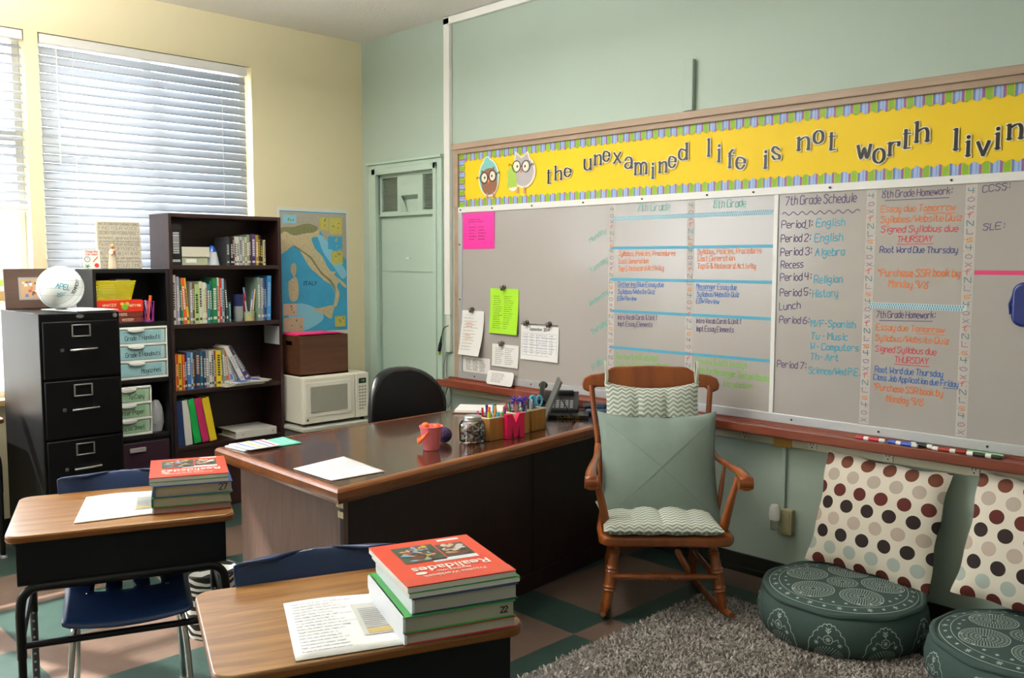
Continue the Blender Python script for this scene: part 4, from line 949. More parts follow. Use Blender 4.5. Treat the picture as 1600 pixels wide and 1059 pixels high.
sh = lambda px0, px1: (px1-px0)/4.848*.00448
# top shelf
t = tag(book_mesh(.07, .255, .19, 'black', 'silver', 3).build('boxed_book', [mat('cover_black', COL['black'], .4), mat('box_edge', 'CFCFCB', .6), mat('cover_silver', COL['silver'], .4)], None, (.27, -1.635, 1.579), smooth=False), 'big black boxed book at left end of the bookcase top shelf', 'book')
t = thing('cardboard_box', 'cream lidded box on the bookcase top shelf beside the boxed book', 'box', (.16, -1.475, 1.579))
B(-.1, .1, -.085, .085, 0, .06).build('box_base', mat('sage_box', 'A7AE92', .7), t, bevel=.002); B(-.105, .108, -.09, .095, .052, .115).build('lid', mat('cream_box', 'CFCBBB', .7), t, bevel=.002); B(.1, .1012, -.06, .01, .015, .04).build('label_strip', paper_w, t)
t = thing('glass_cone', 'blue and white cone-shaped ornament on the bookcase top shelf', 'ornament', (.2, -1.33, 1.579))
MB().lathe([(0, 0), (.045, 0), (.043, .01), (.036, .05), (.028, .085)], n=24).build('white_base', mat('glazed_white', 'D5DCE4', .2), t); MB().lathe([(.029, .085), (.022, .11), (.012, .125), (0, .128)], n=24).build('blue_top', mat('glazed_blue', '1F4FA8', .2), t)
shelf_row([('darkgrey', .022, .185, 0, 'silver'), ('black', .018, .185), ('maroon', .016, .185), ('white', .016, .187), ('white', .013, .187), ('silver', .016, .187), ('grey', .016, .186), ('beige', .012, .185), ('greygreen', .020, .2), ('brown', .016, .2), ('purple', .028, .205), ('gold', .02, .2), ('black', .018, .2, 0, 'gold'), ('black', .014, .175, 0, 'yellow'), ('beige', .012, .168)], -1.262, 1.579, 'on the bookcase top shelf', 'books on the top shelf')
# second shelf
shelf_row([(i_[0], i_[1]*.83)+tuple(i_[2:]) for i_ in [('white', .034, .31), ('lilac', .02, .3), ('darkgreen', .018, .29, -2), ('green', .014, .285, -2, 'white'), ('orangered', .026, .29, -3), ('yellow', .018, .29, -4), ('grey', .02, .265), ('brown', .014, .25), ('lightgreen', .034, .25), ('cream', .026, .268), ('white', .026, .262, 0, 'lightgreen'), ('white', .014, .255, 0, 'red'), ('teal', .02, .25), ('darkteal', .018, .268), ('green', .04, .285), ('white', .02, .29, 0, 'red'), ('red', .014, .285, 0, 'white'), ('lightblue', .016, .285), ('black', .02, .283, -2, 'gold'), ('darkgrey', .018, .275, -3), ('teal', .012, .13)]], -1.637, 1.208, 'on the bookcase second shelf', 'books on the second shelf')
t = thing('spray_canister', 'silver canister with dark blue cap on the bookcase second shelf', 'canister', (.225, -1.168, 1.208))
MB().lathe([(0, 0), (.031, 0), (.031, .1), (0, .1)], n=24).build('can_body', mat('silver_paint', 'A9ADB2', .3, metal=.6), t); MB().lathe([(0, .1), (.033, .1), (.033, .175), (.03, .178), (0, .178)], n=24).build('cap', mat('navy_cap', '1C2350', .4), t)
def pen(loc, tilt, az, L, col, capc, label, cat='pen', group=None, r=.0055, name='pen'):
    t = thing(name, label, cat, loc, (0, tilt, az), group)
    MB().lathe([(0, 0), (r, .002), (r, L*.7), (0, L*.7)], n=9).build('barrel', mat('pen_'+col, col, .35), t)
    MB().lathe([(0, L*.7), (r*1.15, L*.7), (r*1.1, L), (0, L)], n=9).build('pen_cap', mat('pen_'+capc, capc, .35), t)
    return t
cup = thing('pen_cup', 'patterned tin pen cup on the bookcase second shelf', 'cup', (.225, -1.092, 1.208))
MB().lathe([(0, 0), (.036, 0), (.039, .06), (.036, .06), (.034, .004), (0, .004)], n=24).build('cup_body', mat('patterned_cup', 'A8A878', .6, var=.6, vscale=60), cup); MB().tube([(.0385*math.cos(2*pi*k/24), .0385*math.sin(2*pi*k/24), .06) for k in range(24)], .0035, 6, closed=True).build('rim', mat('teal_rim', '6FA8A4', .5), cup)
for k, (dx, dy, c1, c2, nm) in enumerate([(-.005, -.018, 'C23050', 'C23050', 'dark pink'), (.005, -.012, 'D8D8D8', 'B02A44', 'white and red'), (.0, .005, 'D9D9E0', '6A7CA8', 'white and blue'), (.01, .014, 'C8B08A', 'C8B08A', 'tan'), (-.01, .0, '3C3C60', '8C9CC8', 'dark blue')]):
    pen((.225+dx, -1.092+dy, 1.215), R(8), pi/2*(1 if dy > 0 else -1), .17+.012*k, c1, c2, nm+' pen standing in the patterned pen cup on bookcase', group='pens in the patterned cup')
shelf_row([('greygreen', .02, .29), ('grey', .012, .285), ('blue', .014, .285, 0, 'silver'), ('navy', .014, .285, 0, 'silver'), ('skyblue', .028, .3, 2, 'lightblue')], -1.048, 1.208, 'at right end of the second shelf', 'notebooks at the right end of the second shelf', noun='notebook')
# third shelf
y_ = shelf_row([('orange', .014, .23, 0, 'red'), ('red', .016, .23), ('yellow', .022, .225), ('orangered', .012, .225), ('black', .012, .235), ('blue', .026, .24), ('lightblue', .012, .235), ('darkgrey', .02, .24, 0, 'orange'), ('navy', .03, .24, 0, 'peach'), ('darkteal', .016, .238), ('navy', .016, .236), ('grey', .024, .24), ('white', .016, .235), ('silver', .018, .24), ('maroon', .01, .235), ('yellow', .032, .235, 0, 'darkgrey'), ('olive', .014, .235), ('greygreen', .018, .235, -3), ('orangered', .022, .235, -5), ('lilac', .012, .235, -6), ('skyblue', .02, .225, -9)], -1.636, .791, 'on the bookcase third shelf', 'books on the third shelf')
shelf_row([('white', .006, .24, -16, 'black', .006), ('darkgrey', .006, .24, -19, 'white', .006), ('white', .006, .24, -22, 'darkgrey', .012), ('white', .03, .265, -27, 'silver', .012), ('purple', .034, .265, -31, 'silver', .014), ('darkgrey', .01, .30, -33, 'grey')], y_+.004, .791, 'leaning left at the third shelf end', 'leaning books on the third shelf', noun='leaning_book')
for k in range(5):
    t = B(-.1, .1, -.14, .14, 0, .004).build('magazine', [mat('magazine_%d' % k, ['E2E0DA', 'C7C0A8', 'D8D6D0', 'B8B4A4', 'E4E4E6'][k], .35)], None, (.245+.004*k, -1.20+.012*k, .792+.0052*k), R([3, -6, 8, -3, 10][k]))
    tag(t, 'flat pale magazine on third shelf, %s' % ['bottom of its pile', 'second from pile bottom', 'in the middle of its pile', 'second from pile top', 'topmost with a blue and white cover'][k], 'magazine', 'magazines lying on the third shelf')
    if k == 4:
        mb = MB(); poly_ = [(-.09, -.12), (.09, -.1), (.09, -.02), (-.02, .0), (.09, .06), (.0, .11), (-.09, .06)]; mb.add([(a, b, .0043) for a, b in poly_], [tuple(range(7))]); mb.build('blue_print', mat('magazine_blue', '2F52A8', .35), t, smooth=False)
t = thing('taped_note', 'white note taped inside the bookcase right side above third shelf', 'note', (.2, -.9065, 1.04)); B(-.11, .09, -.0015, .0, 0, .125).build('sheet', mat('note_paper', 'B4B6B8', .7), t)
# bottom shelf binders
def binder(col, y, z, lean, label, th=.052, h=.29):
    t = thing('ring_binder', label, 'binder', (.285, y, z), (R(-lean), 0, 0), 'coloured binders on the bottom shelf'); m = mat('binder_'+col, COL[col], .35)
    B(-.26, 0, 0, .003, 0, h).build('cover', m, t); B(-.26, 0, th-.003, th, 0, h).build('cover', m, t); B(-.003, 0, .003, th-.003, 0, h).build('spine', m, t, bevel=.001); B(-.24, -.006, .006, th-.006, .01, h-.012).build('pages', pages_m, t)
yb = -1.63
for col, lean, lab in (('navy', -3, 'navy blue ring binder, leftmost of those standing on the bottom shelf'), ('white', -4, 'white ring binder standing between the navy and green binders'), ('kelly', -9, 'bright green ring binder standing on the bookcase bottom shelf'), ('magenta', -10, 'magenta ring binder between the green and yellow binders'), ('yellow', -10, 'yellow ring binder, rightmost of the standing binders')):
    th = .046; binder(col, yb+(.0 if lean > -5 else .012), .433+th*math.sin(R(-lean)), lean, lab, th); yb += th/math.cos(R(lean))+.002+(.004 if lean < -8 else 0)
t = thing('ring_binder', 'white ring binder lying flat on the bookcase bottom shelf', 'binder', (.18, -1.1, .434), R(0)); m = mat('binder_white', 'C8C8C6', .35)
B(-.13, .125, -.15, .15, 0, .003).build('cover', m, t); mb = MB(); mb.prism([(-.13, .05), (.125, .05), (.125, .047), (-.13, .047)], lambda u, v, d: (u, d, v+(0 if True else 0)), -.15, .15); mb.build('cover', m, t); B(.122, .127, -.15, .15, 0, .05).build('spine', m, t, bevel=.002)
B(-.11, .11, -.13, .13, .006, .03).build('pages', pages_m, t)
mb = MB()
for y in (-.1, .12): mb.lathe([(0, .127), (.004, .127), (.003, .129), (0, .129)], (0, y, .025), 10, 0, 'x')
mb.build('rivet', mat('dark_rivet', '3A3A3A', .4), t)
# on top of the black bookcase
t = thing('quote_sign', 'cream sign covered in grey printed quotes on the black bookcase', 'sign', (.155, -1.90, 1.558), (0, R(-4), 0))
B(-.012, .012, -.133, .128, 0, .285).build('canvas', mat('cream_canvas', 'C9C2AE', .7, bump=.1), t, bevel=.002)
rows = [('WHAT LIFE IS NOW TODAY IS AND WHAT IT BRINGS', .014, .262), ('FIND YOUR VOICE.', .018, .236), ('DISCOVER YOUR PASSION & PURSUE IT', .02, .206), ('be honest, generous & kind,', .017, .178), ('surround yourself with love, laughter & truth', .010, .160), ('FOLLOW YOUR HEART IN YOUR CODE', .015, .138), ('MAKE A DIFFERENCE.', .019, .110), ('BE FREE & WILD AT HEART', .019, .082), ('take chances, ask questions,', .014, .058), ('be fearless, make a difference', .012, .038), ('THIS IS YOUR TIME', .019, .010)]
mb = MB(); sf = lambda u, v: (.0135, u, v)
for s, h, z in rows: ink(mb, s, sf, -.122, z, .118, z, h, .0022, 0, 0, 0)
mb.build('lettering', mat('warm_grey_letters', '8A857A', .7), t, smooth=False)
t = thing('angel_figurine', 'small cream carved figurine with red flower and wire wings before quote sign', 'figurine', (.26, -1.985, 1.558))
MB().lathe([(0, 0), (.026, 0), (.025, .04), (.020, .075), (.023, .095), (.012, .112), (.008, .118), (0, .118)], n=18, mtx=Matrix.Scale(.8, 4, Vector((1, 0, 0)))).build('dress', mat('carved_cream', 'CDBFA6', .7), t)
MB().lathe([(.013*math.sin(pi*k/10), .132-.015*math.cos(pi*k/10)) for k in range(11)], n=14).build('head', mat('carved_tan', 'B0855E', .7), t)
mb = MB(); mb.tube([(.0, .02, .10), (.02, .012, .085), (.026, .0, .098)], .005, 8); mb.tube([(.0, -.02, .10), (.02, -.012, .085), (.026, .0, .098)], .005, 8); mb.build('arms', mat('carved_cream', 'CDBFA6', .7), t)
MB().lathe([(.008*math.sin(pi*k/8), .1-.008*math.cos(pi*k/8)) for k in range(9)], (.028, 0, 0), n=10).build('red_flower', mat('flower_red', 'B03A2A', .6), t)
mb = MB()
for s in (-1, 1): mb.tube(bez([(-.01, 0, .08), (-.015, s*.03, .11), (-.015, s*.045, .09), (-.012, s*.03, .06), (-.01, 0, .07)], 6), .0012, 5)
mb.build('wire_wings', mat('wire', '9C9C98', .3, metal=.8), t)
t = thing('greeting_card', 'white card with clock, pencil and red apple on the black bookcase', 'card', (.25, -2.10, 1.558), (0, R(-6), 0))
B(-.001, .001, -.048, .048, 0, .112).build('card', paper_w, t)
mb = MB(); cf = lambda u, v: (.0018, u, v)
ink(mb, 'Those Who', cf, -.034, .096, .036, .096, .011, .0022, 0, 0, 0); ink(mb, 'Can Teach', cf, -.03, .080, .034, .080, .011, .0022, 0, 0, 0)
ribbon(mb, [(.008, .042), (.034, .07)], .005, cf, 0)
mb.add([cf(.026+.013*math.cos(a), .02+.013*math.sin(a)) for a in [2*pi*k/16 for k in range(16)]], [tuple(range(16))], 0)
ribbon(mb, [(-.025+.015*math.cos(2*pi*k/18), .056+.015*math.sin(2*pi*k/18)) for k in range(19)], .003, cf, 1); ribbon(mb, [(-.025, .064), (-.025, .056), (-.018, .056)], .0016, cf, 1)
for a in range(5): ribbon(mb, [(-.026, .014), (-.026+.014*math.cos(a*1.2), .014+.012*math.sin(a*1.2))], .005, cf, 2)
mb.build('picture', [mat('card_red', 'C8382E', .5), mat('card_navy', '3A4468', .5), mat('card_green', '3E7A48', .5)], t, smooth=False)
# in the black bookcase
t = thing('plastic_basket', 'yellow plastic basket with slotted sides stacked on red game boxes', 'basket', (.185, -1.985, 1.372)); bas = mat('yellow_plastic', 'D2C21E', .45)
wl = lambda z: (.075+.02*z/.11, .1+.022*z/.11)
mb = MB(); mb.box(-.075, .075, -.1, .1, 0, .003)
def wallgrid(mb, p00, p10, p01, p11, nu, nv):
    lerp = lambda u, v: tuple((1-v)*((1-u)*a+u*b)+v*((1-u)*c+u*d) for a, b, c, d in zip(p00, p10, p01, p11))
    for i in range(nu):
        for j in range(nv):
            if i % 2 == 1 and j % 2 == 1 and 0 < i < nu-1 and j < nv-2: continue
            mb.add([lerp(i/nu, j/nv), lerp((i+1)/nu, j/nv), lerp((i+1)/nu, (j+1)/nv), lerp(i/nu, (j+1)/nv)], [(0, 1, 2, 3)])
a0, b0 = wl(0); a1, b1 = wl(.11)
wallgrid(mb, (a0, -b0, 0), (a0, b0, 0), (a1, -b1, .11), (a1, b1, .11), 45, 17); wallgrid(mb, (-a0, -b0, 0), (-a0, b0, 0), (-a1, -b1, .11), (-a1, b1, .11), 3, 3)
wallgrid(mb, (-a0, -b0, 0), (a0, -b0, 0), (-a1, -b1, .11), (a1, -b1, .11), 31, 17); wallgrid(mb, (-a0, b0, 0), (a0, b0, 0), (-a1, b1, .11), (a1, b1, .11), 31, 17)
mb.build('basket_body', bas, t, recalc=False, solid=.0016, smooth=False)
MB().tube([(-a1, -b1, .112), (a1, -b1, .112), (a1, b1, .112), (-a1, b1, .112)], .004, 6, closed=True).build('rim', bas, t)
t = thing('paper_bundle', 'loose white papers sticking out of the yellow basket', 'papers', (.17, -1.97, 1.377)); B(-.06, .05, -.09, .02, 0, .1).build('sheet', paper_w, t); B(-.05, .06, .01, .095, 0, .118).build('sheet', mat('grey_paper', 'B9BCC0', .7), t)
def gbox(label, z, h, y0, y1, m, tx, tc, d=.2, name='game_box'):
    t = thing(name, label, 'game', (.275-d/2, (y0+y1)/2, z), 0, 'game boxes in the black bookcase'); B(-d/2, d/2, -(y1-y0)/2, (y1-y0)/2, 0, h).build('box', m, t, bevel=.002)
    mb = MB(); w = (y1-y0)/2
    for (s, a, b, zz, hh) in tx: ink(mb, s, lambda u, v: (d/2+.0008, u, v), a*w, zz, b*w, zz, hh, hh*.2, 0, 0, 0)
    mb.build('lettering', mat('box_letters_'+tc, tc, .5), t, smooth=False); return t, w
dkred = mat('dark_red_box', '6E2A1E', .5)
gbox('lower dark red game box stacked under the bright red box', 1.234, .032, -2.095, -1.826, dkred, [('MYSTERY', .1, .6, .01, .014)], 'C9B9A0')
gbox('upper dark red game box just under the bright red box', 1.267, .032, -2.098, -1.822, dkred, [('PLAYERS', -.2, .3, .01, .014)], 'C9B9A1')
t, w = gbox('bright red game box with green frog picture under yellow basket', 1.30, .07, -2.10, -1.82, mat('bright_red_box', 'D2301C', .4), [('WHATZIT?', -.7, -.1, .035, .014), ('PARTY MIX', .35, .9, .03, .014)], 'F0DAB0')
mb = MB()
for cx_, cz, rr_, c in ((.03, .03, .022, 0), (.015, .048, .012, 1), (.045, .05, .012, 1), (.03, .02, .013, 0)): mb.add([(.1015+.0003*c, cx_+rr_*math.cos(a), cz+rr_*.8*math.sin(a)) for a in [2*pi*k/14 for k in range(14)]], [tuple(range(14))], c)
mb.build('picture', [mat('box_green', '6FA02E', .5), mat('box_yellow', 'D8C23A', .5)], t, smooth=False)
t = thing('wire_cup', 'purple wire pencil cup holding an orange pen beside red game box', 'cup', (.235, -1.775, 1.234)); mb = MB()
for z in (0, .12): mb.tube([((.032+.006*z/.12)*math.cos(2*pi*k/20), (.032+.006*z/.12)*math.sin(2*pi*k/20), z+.002) for k in range(20)], .0022, 5, closed=True)
for k in range(18):
    a = 2*pi*k/18; b_ = a+.5*(1 if k % 2 else -1); mb.tube([(.032*math.cos(a), .032*math.sin(a), 0), (.038*math.cos(b_), .038*math.sin(b_), .12)], .0018, 5)
mb.build('wire_body', mat('purple_wire', 'A83C9C', .35), t); MB().lathe([(0, 0), (.031, 0), (.031, .003), (0, .003)], n=20).build('base', mat('purple_wire', 'A83C9C', .35), t)
pen((.235, -1.78, 1.24), R(10), R(100), .155, 'D8602A', 'E0642A', 'orange pen in the purple wire cup in black bookcase', r=.009)
pen((.225, -1.768, 1.24), R(8), R(250), .125, 'C8C8CC', 'B8B8C0', 'grey pen in the purple wire cup in black bookcase', r=.006)
def drawer_unit(y0, y1, z, h, words, lab, colr, label, letters=.03):
    t = thing('drawer_organizer', label, 'drawers', (.175, (y0+y1)/2, z)); w = (y1-y0)/2; d = .125; n = len(words); fr = .014
    mb = MB(); mb.box(-d, d, -w, -w+fr*.6, 0, h); mb.box(-d, d, w-fr*.6, w, 0, h); mb.box(-d, -d+.006, -w, w, 0, h)
    for k in range(n+1): zz = (h-fr)*k/n; mb.box(-d, d, -w, w, zz, zz+fr)
    mb.build('frame', white_p, t, bevel=.003)
    for k, word in enumerate(words):
        z0 = h-fr-(h-fr)*(k+1)/n+fr; z1 = h-fr-(h-fr)*k/n-.003
        dd = B(-d+.01, d-.004, -w+fr, w-fr, z0+.002, z1).build('drawer', mat('clear_drawer_'+colr, lab, .3), t, bevel=.004)
        mb = MB(); mb.prism([(-.05, 0), (.05, 0), (.046, -.012), (.02, -.019), (-.02, -.019), (-.046, -.012)], lambda u, v, e: (e, u, z1+.004+v), d-.006, d+.012); mb.build('handle', white_p, dd, bevel=.003)
        B(d-.0045, d-.003, -w+fr*1.5, w-fr*2.8, z0+.006, z1-.006).build('label_paper', mat('label_'+colr, colr, .6), dd)
        mb = MB(); L = .0105*len(word)*1.25; xm = (w-fr*3.4)
        ink(mb, word, lambda u, v: (d-.0025, u, v), max(xm-L, -w+fr*1.8), z0+(z1-z0)*.25, xm, z0+(z1-z0)*.3, .026, .003, 0, .04, .02); mb.build('handwriting', black_ink, dd, smooth=False)
drawer_unit(-2.075, -1.686, .889, .318, ['Grade 7 Handouts', 'Grade 8 Handouts', 'Magazines'], 'A9C6C8', '8FB8BE', 'white three-drawer organizer with light blue labels in the black bookcase')
drawer_unit(-2.085, -1.795, .546, .30, ['To Copy', 'Printer Paper', 'Cocoa Sheet'], 'A8C2A6', '93B795', 'white three-drawer organizer with light green labels, lower shelf')
t = thing('plastic_bag', 'crumpled clear plastic bag squeezed beside the green-labelled drawers', 'bag', (.21, -1.738, .546)); mb = MB().lathe([(.0, 0), (.035, .0), (.047, .05), (.045, .1), (.037, .15), (.022, .185), (0, .195)], n=26)
mb.v = [(x*(1+.13*math.sin(y*170+z*60)), y*(1+.1*math.sin(z*120+x*90)), z+.006*math.sin(x*150)) for x, y, z in mb.v]
mb.build('bag_film', mat('bag_film', 'C9CCCE', .15, trans=.35, bump=.8, bscale=40), t)
t = thing('storage_bin', 'dark purple storage bin on the floor shelf of the black bookcase', 'bin', (.165, -1.89, 0)); B(-.13, .13, -.2, .2, .0, .50).build('bin_body', mat('dark_purple_fabric', '2E1526', .6), t, bevel=.006)
B(.131, .14, -.05, .05, .44, .47).build('handle', mat('clear_handle', 'A8A4A8', .3), t, bevel=.008)
for k in range(4): MB().lathe([(0, .13), (.017, .13), (.014, .136), (0, .137)], (0, -.15, .44-.055*k), 14, 0, 'x').build('grommet', mat('grommet', '8C8690', .3), t)
# ================================================================ MAP
t = thing('wall_map', 'Italy wall map with blue sea and tan land between bookcase and corner', 'map', (0, -.44, 1.075))
MW, MH = .598, .91; mf = lambda d: (lambda u, v: (d, (u-.5)*MW*.94, .014+v*MH*.965))
B(.001, .0022, -.305, .303, -.008, .92).build('map_sheet', mat('map_margin', 'E2E0D4', .5), t)
MM = [mat('map_sea', '3D9DC8', .45, var=.15, vscale=9), mat('map_land', 'C2B490', .5, var=.3, vscale=60), mat('map_ridge', '7E8058', .5, var=.3, vscale=70), mat('map_neighbour', 'A9A396', .5, var=.12, vscale=40), mat('map_shallow', '86C4DC', .45), mat('map_inset', 'C0B75C', .5, var=.25, vscale=80), mat('map_inset_pink', 'D0B29A', .5, var=.15, vscale=60), mat('map_green', '6E8C3C', .5)]
mb = MB()
def mp(pts, d, m, sm=True):
    if sm: q = [(p.x, p.y) for p in bez([(a, b, 0) for a, b in pts+[pts[0]]], 4)][:-1]
    else: q = pts
    mb.add([mf(.0024+d*.0003)(u, v) for u, v in q], [tuple(range(len(q)))], m)
mp([(.0, 0), (1, 0), (1, 1), (0, 1)], 0, 0, False)
mp([(.10, .0), (.38, .02), (.62, .1), (.55, .18), (.3, .24), (.12, .2)], 1, 4)
mp([(.46, .78), (.55, .79), (.64, .66), (.80, .54), (.93, .44), (.99, .50), (.80, .66), (.70, .76), (.56, .82)], 1, 4)
mp([(0, .99), (1, .99), (1, .6), (.86, .68), (.78, .76), (.66, .77), (.60, .84), (.35, .84), (0, .78)], 2, 3, False)
land = [(.0, .64), (.0, .84), (.10, .85), (.25, .86), (.36, .88), (.48, .88), (.58, .85), (.56, .80), (.49, .79), (.46, .77), (.52, .69), (.62, .63), (.68, .56), (.74, .51), (.80, .50), (.84, .505), (.80, .475), (.90, .43), (.985, .385), (.98, .36), (.93, .38), (.87, .41), (.84, .37), (.88, .32), (.87, .275), (.83, .21), (.78, .20), (.80, .26), (.81, .32), (.78, .36), (.74, .395), (.66, .42), (.60, .45), (.52, .49), (.44, .53), (.37, .59), (.31, .65), (.25, .70), (.17, .71), (.08, .67)]
mp(land, 3, 1)
ridge = [(.18, .72), (.22, .715), (.34, .67), (.46, .62), (.54, .55), (.64, .48), (.75, .43), (.81, .37), (.82, .32), (.79, .36), (.70, .43), (.60, .48), (.50, .56), (.42, .62), (.30, .67)]
mp(ridge, 4, 2); mp([(.0, .80), (.02, .86), (.2, .87), (.4, .9), (.56, .87), (.5, .83), (.38, .82), (.2, .80), (.08, .83)], 4, 2)
mp([(.46, .19), (.6, .2), (.75, .215), (.79, .2), (.76, .13), (.73, .10), (.6, .15), (.5, .17)], 3, 1)
mp([(.11, .42), (.2, .46), (.25, .42), (.25, .3), (.20, .26), (.13, .27), (.11, .34)], 3, 1); mp([(.15, .56), (.21, .575), (.23, .52), (.2, .46), (.15, .5)], 3, 1)
for (u0, u1, v0, v1, c) in ((.04, .24, .9, .965, 4), (.59, .72, .85, .955, 5), (.74, .93, .82, .955, 5), (.71, .93, .69, .80, 0), (.76, .94, .565, .675, 5), (.03, .22, .145, .24, 6), (.03, .32, .005, .125, 6), (.80, .97, .03, .12, 5)):
    mp([(u0, v0), (u1, v0), (u1, v1), (u0, v1)], 5, c, False)
    for k in range(4):
        a, b_ = random.uniform(u0+.03, u1-.04), random.uniform(v0+.015, v1-.02); mp([(a, b_), (a+.02, b_+.002), (a+.025, b_+.014), (a+.004, b_+.012)], 6, 7 if c != 0 else 5, False)
mb.build('map_print', MM, t, smooth=False, recalc=False)
font('ITALY', .045, mat('map_title', '27303C', .5), t, (.0048, (.435-.5)*MW, .405*MH), (pi/2, 0, pi/2), name='map_title')
# ================================================================ MICROWAVE, ITS STAND, CRATE
mw_m = mat('microwave_white', 'ECE8DA', .35)
t = thing('low_cabinet', 'low grey cabinet with pale top carrying the white microwave', 'cabinet', (.30, -.58, 0))
B(-.22, .23, -.30, .34, .0, .46).build('cabinet_body', mat('grey_cabinet', '5C5E5E', .5), t, bevel=.004); B(-.23, .25, -.31, .36, .46, .485).build('cabinet_top', mat('pale_top', 'B8B9AE', .4), t, bevel=.004)
t = thing('microwave', 'off-white microwave oven standing between bookcase and office chair', 'microwave', (.31, -.585, .485))
MH0 = .017; yy0, yy1 = -.27, .262; top_ = .338
B(-.17, .165, yy0, yy1, MH0, top_).build('housing', mw_m, t, bevel=.008, seg=3)
dr = B(.165, .19, yy0, .148, MH0+.004, top_-.004).build('door', mw_m, t, bevel=.008, seg=3)
mb = MB(); mb.prism(rrect(yy0+.012, .112, .066, .302, .015), wall_x(.19), 0, .005); mb.build('bezel', mat('microwave_bezel', 'F2EFE4', .35), dr, bevel=.003)
mb = MB(); mb.prism(rrect(yy0+.052, .078, .094, .272, .006), wall_x(.1955), 0, .0015); mb.build('door_window', mat('microwave_window', '9B9A8E', .18, coat=.3), dr)
MB().lathe([(0, 0), (.009, 0), (.008, .002), (0, .002)], (.191, yy0+.03, .048), 16, 0, 'x').build('round_emblem', mat('emblem_grey', '5C5C58', .4), dr)
cp = B(.165, .189, .151, yy1, MH0+.004, top_-.004).build('control_panel', mw_m, t, bevel=.006, seg=3)
B(.189, .191, .178, .240, .262, .298).build('display', mat('display_dark', '1E2622', .2), cp, bevel=.001)
font('1:08', .02, mat('display_green', '9ACB7A', .4), cp, (.1915, .209, .28), (pi/2, 0, pi/2), name='digits')
mb = MB()
for r_ in range(3):
    for c in range(3): mb.prism(ring((.186+.023*c, .238-.022*r_), .009, .0075, 12), wall_x(.189), 0, .002)
for r_ in range(5):
    for c in range(3 if r_ < 4 else 2): mb.prism(rrect(.179+.021*c, .195+.021*c, .165-.022*r_, .177-.022*r_, .004, 2), wall_x(.189), 0, .002)
mb.build('keypad', mat('button_grey', 'A9A99C', .5), cp)
mb = MB()
for a in (-.15, .15):
    for b in (-.24, .23): mb.lathe([(0, 0), (.014, 0), (.014, MH0), (0, MH0)], (a, b, 0), 10)
mb.build('feet', mat('rubber_feet', '2A2A2A', .7), t)
t = thing('wooden_crate', 'dark brown wooden crate of pink folders standing on the microwave', 'crate', (.285, -.645, .8235)); cw = wood('crate_wood', '46291A', '5E3A24', 'y', 9, .45, 0, 10)
cx0, cx1, cy0, cy1, ch = -.15, .15, -.19, .195, .275
B(cx0, cx1, cy0, cy1, 0, .012).build('base', cw, t); B(cx1-.012, cx1, cy0, cy1, 0, ch).build('front_panel', cw, t, bevel=.002); B(cx0, cx0+.012, cy0, cy1, 0, ch).build('rear_panel', cw, t, bevel=.002); B(cx0+.012, cx1-.012, cy1-.012, cy1, 0, ch).build('side_panel', cw, t, bevel=.002)
mb = MB(); hy0, hy1, hz0, hz1 = -.045, .045, .205, .235
for (a, b, c, e) in ((cx0+.012, cx1-.012, 0, hz0), (cx0+.012, cx1-.012, hz1, ch), (cx0+.012, hy0, hz0, hz1), (hy1, cx1-.012, hz0, hz1)): mb.box(a, b, cy0, cy0+.012, c, e)
mb.build('side_panel', cw, t)
for k, (x, y, a, lab) in enumerate(((.27, -.642, 1, 'bottom of the three'), (.285, -.635, -2, 'middle of the three'), (.30, -.63, 3, 'topmost of the three'))):
    t = B(-.12+.01*k, .12, -.186, .178-.03*k, 0, .0035).build('file_folder', mat('pink_folder', 'EE2C7C', .5), None, (x, y, 1.0995+.0042*k), R(a)); tag(t, 'hot pink folder lying across the crate top, %s' % lab, 'folder', 'pink folders on the crate')
# ================================================================ OFFICE CHAIR
t = thing('office_chair', 'black rounded office chair behind the big brown desk', 'chair', (1.40, -.77, 0), R(-6)); oc_m = mat('black_leather', '15161A', .42, bump=.1, bscale=120)
back = MB(); rp = []
for k in range(40):
    a = 2*pi*k/40; u = .262*math.copysign(abs(math.cos(a))**.8, math.cos(a)); v = .72+.255*math.copysign(abs(math.sin(a))**.85, math.sin(a)); rp.append((u, v))
back.prism(rp, lambda u, v, d: (.10-d+.12*(u/.26)**2*.5-.06*((v-.72)/.25)**2+.0, u, v), -.03, .035); back.build('backrest', oc_m, t, bevel=.028, seg=5)
MB().prism(rrect(-.24, .24, -.25, .25, .1, 8), lambda u, v, d: (u+.33, v, d), .43, .52).build('seat', oc_m, t, bevel=.03, seg=4)
MB().tube([(.33, 0, .09), (.33, 0, .43)], .03, 14).build('gas_column', black_p, t); MB().tube(bez([(.3, 0, .42), (.12, 0, .42), (.05, 0, .5), (.06, 0, .66)], 6), .02, 10).build('back_bracket', black_p, t)
for k in range(5):
    a = 2*pi*k/5+.4; c, s_ = math.cos(a), math.sin(a); l_ = MB().tube([(.33, 0, .1), (.33+.15*c, .15*s_, .09), (.33+.28*c, .28*s_, .065)], [.025, .02, .014], 8).build('base_arm', black_p, t)
    MB().lathe([(0, -.02), (.028, -.02), (.028, .02), (0, .02)], (.33+.28*c, .28*s_, .028), 14, 0, 'y').build('castor', black_p, l_)
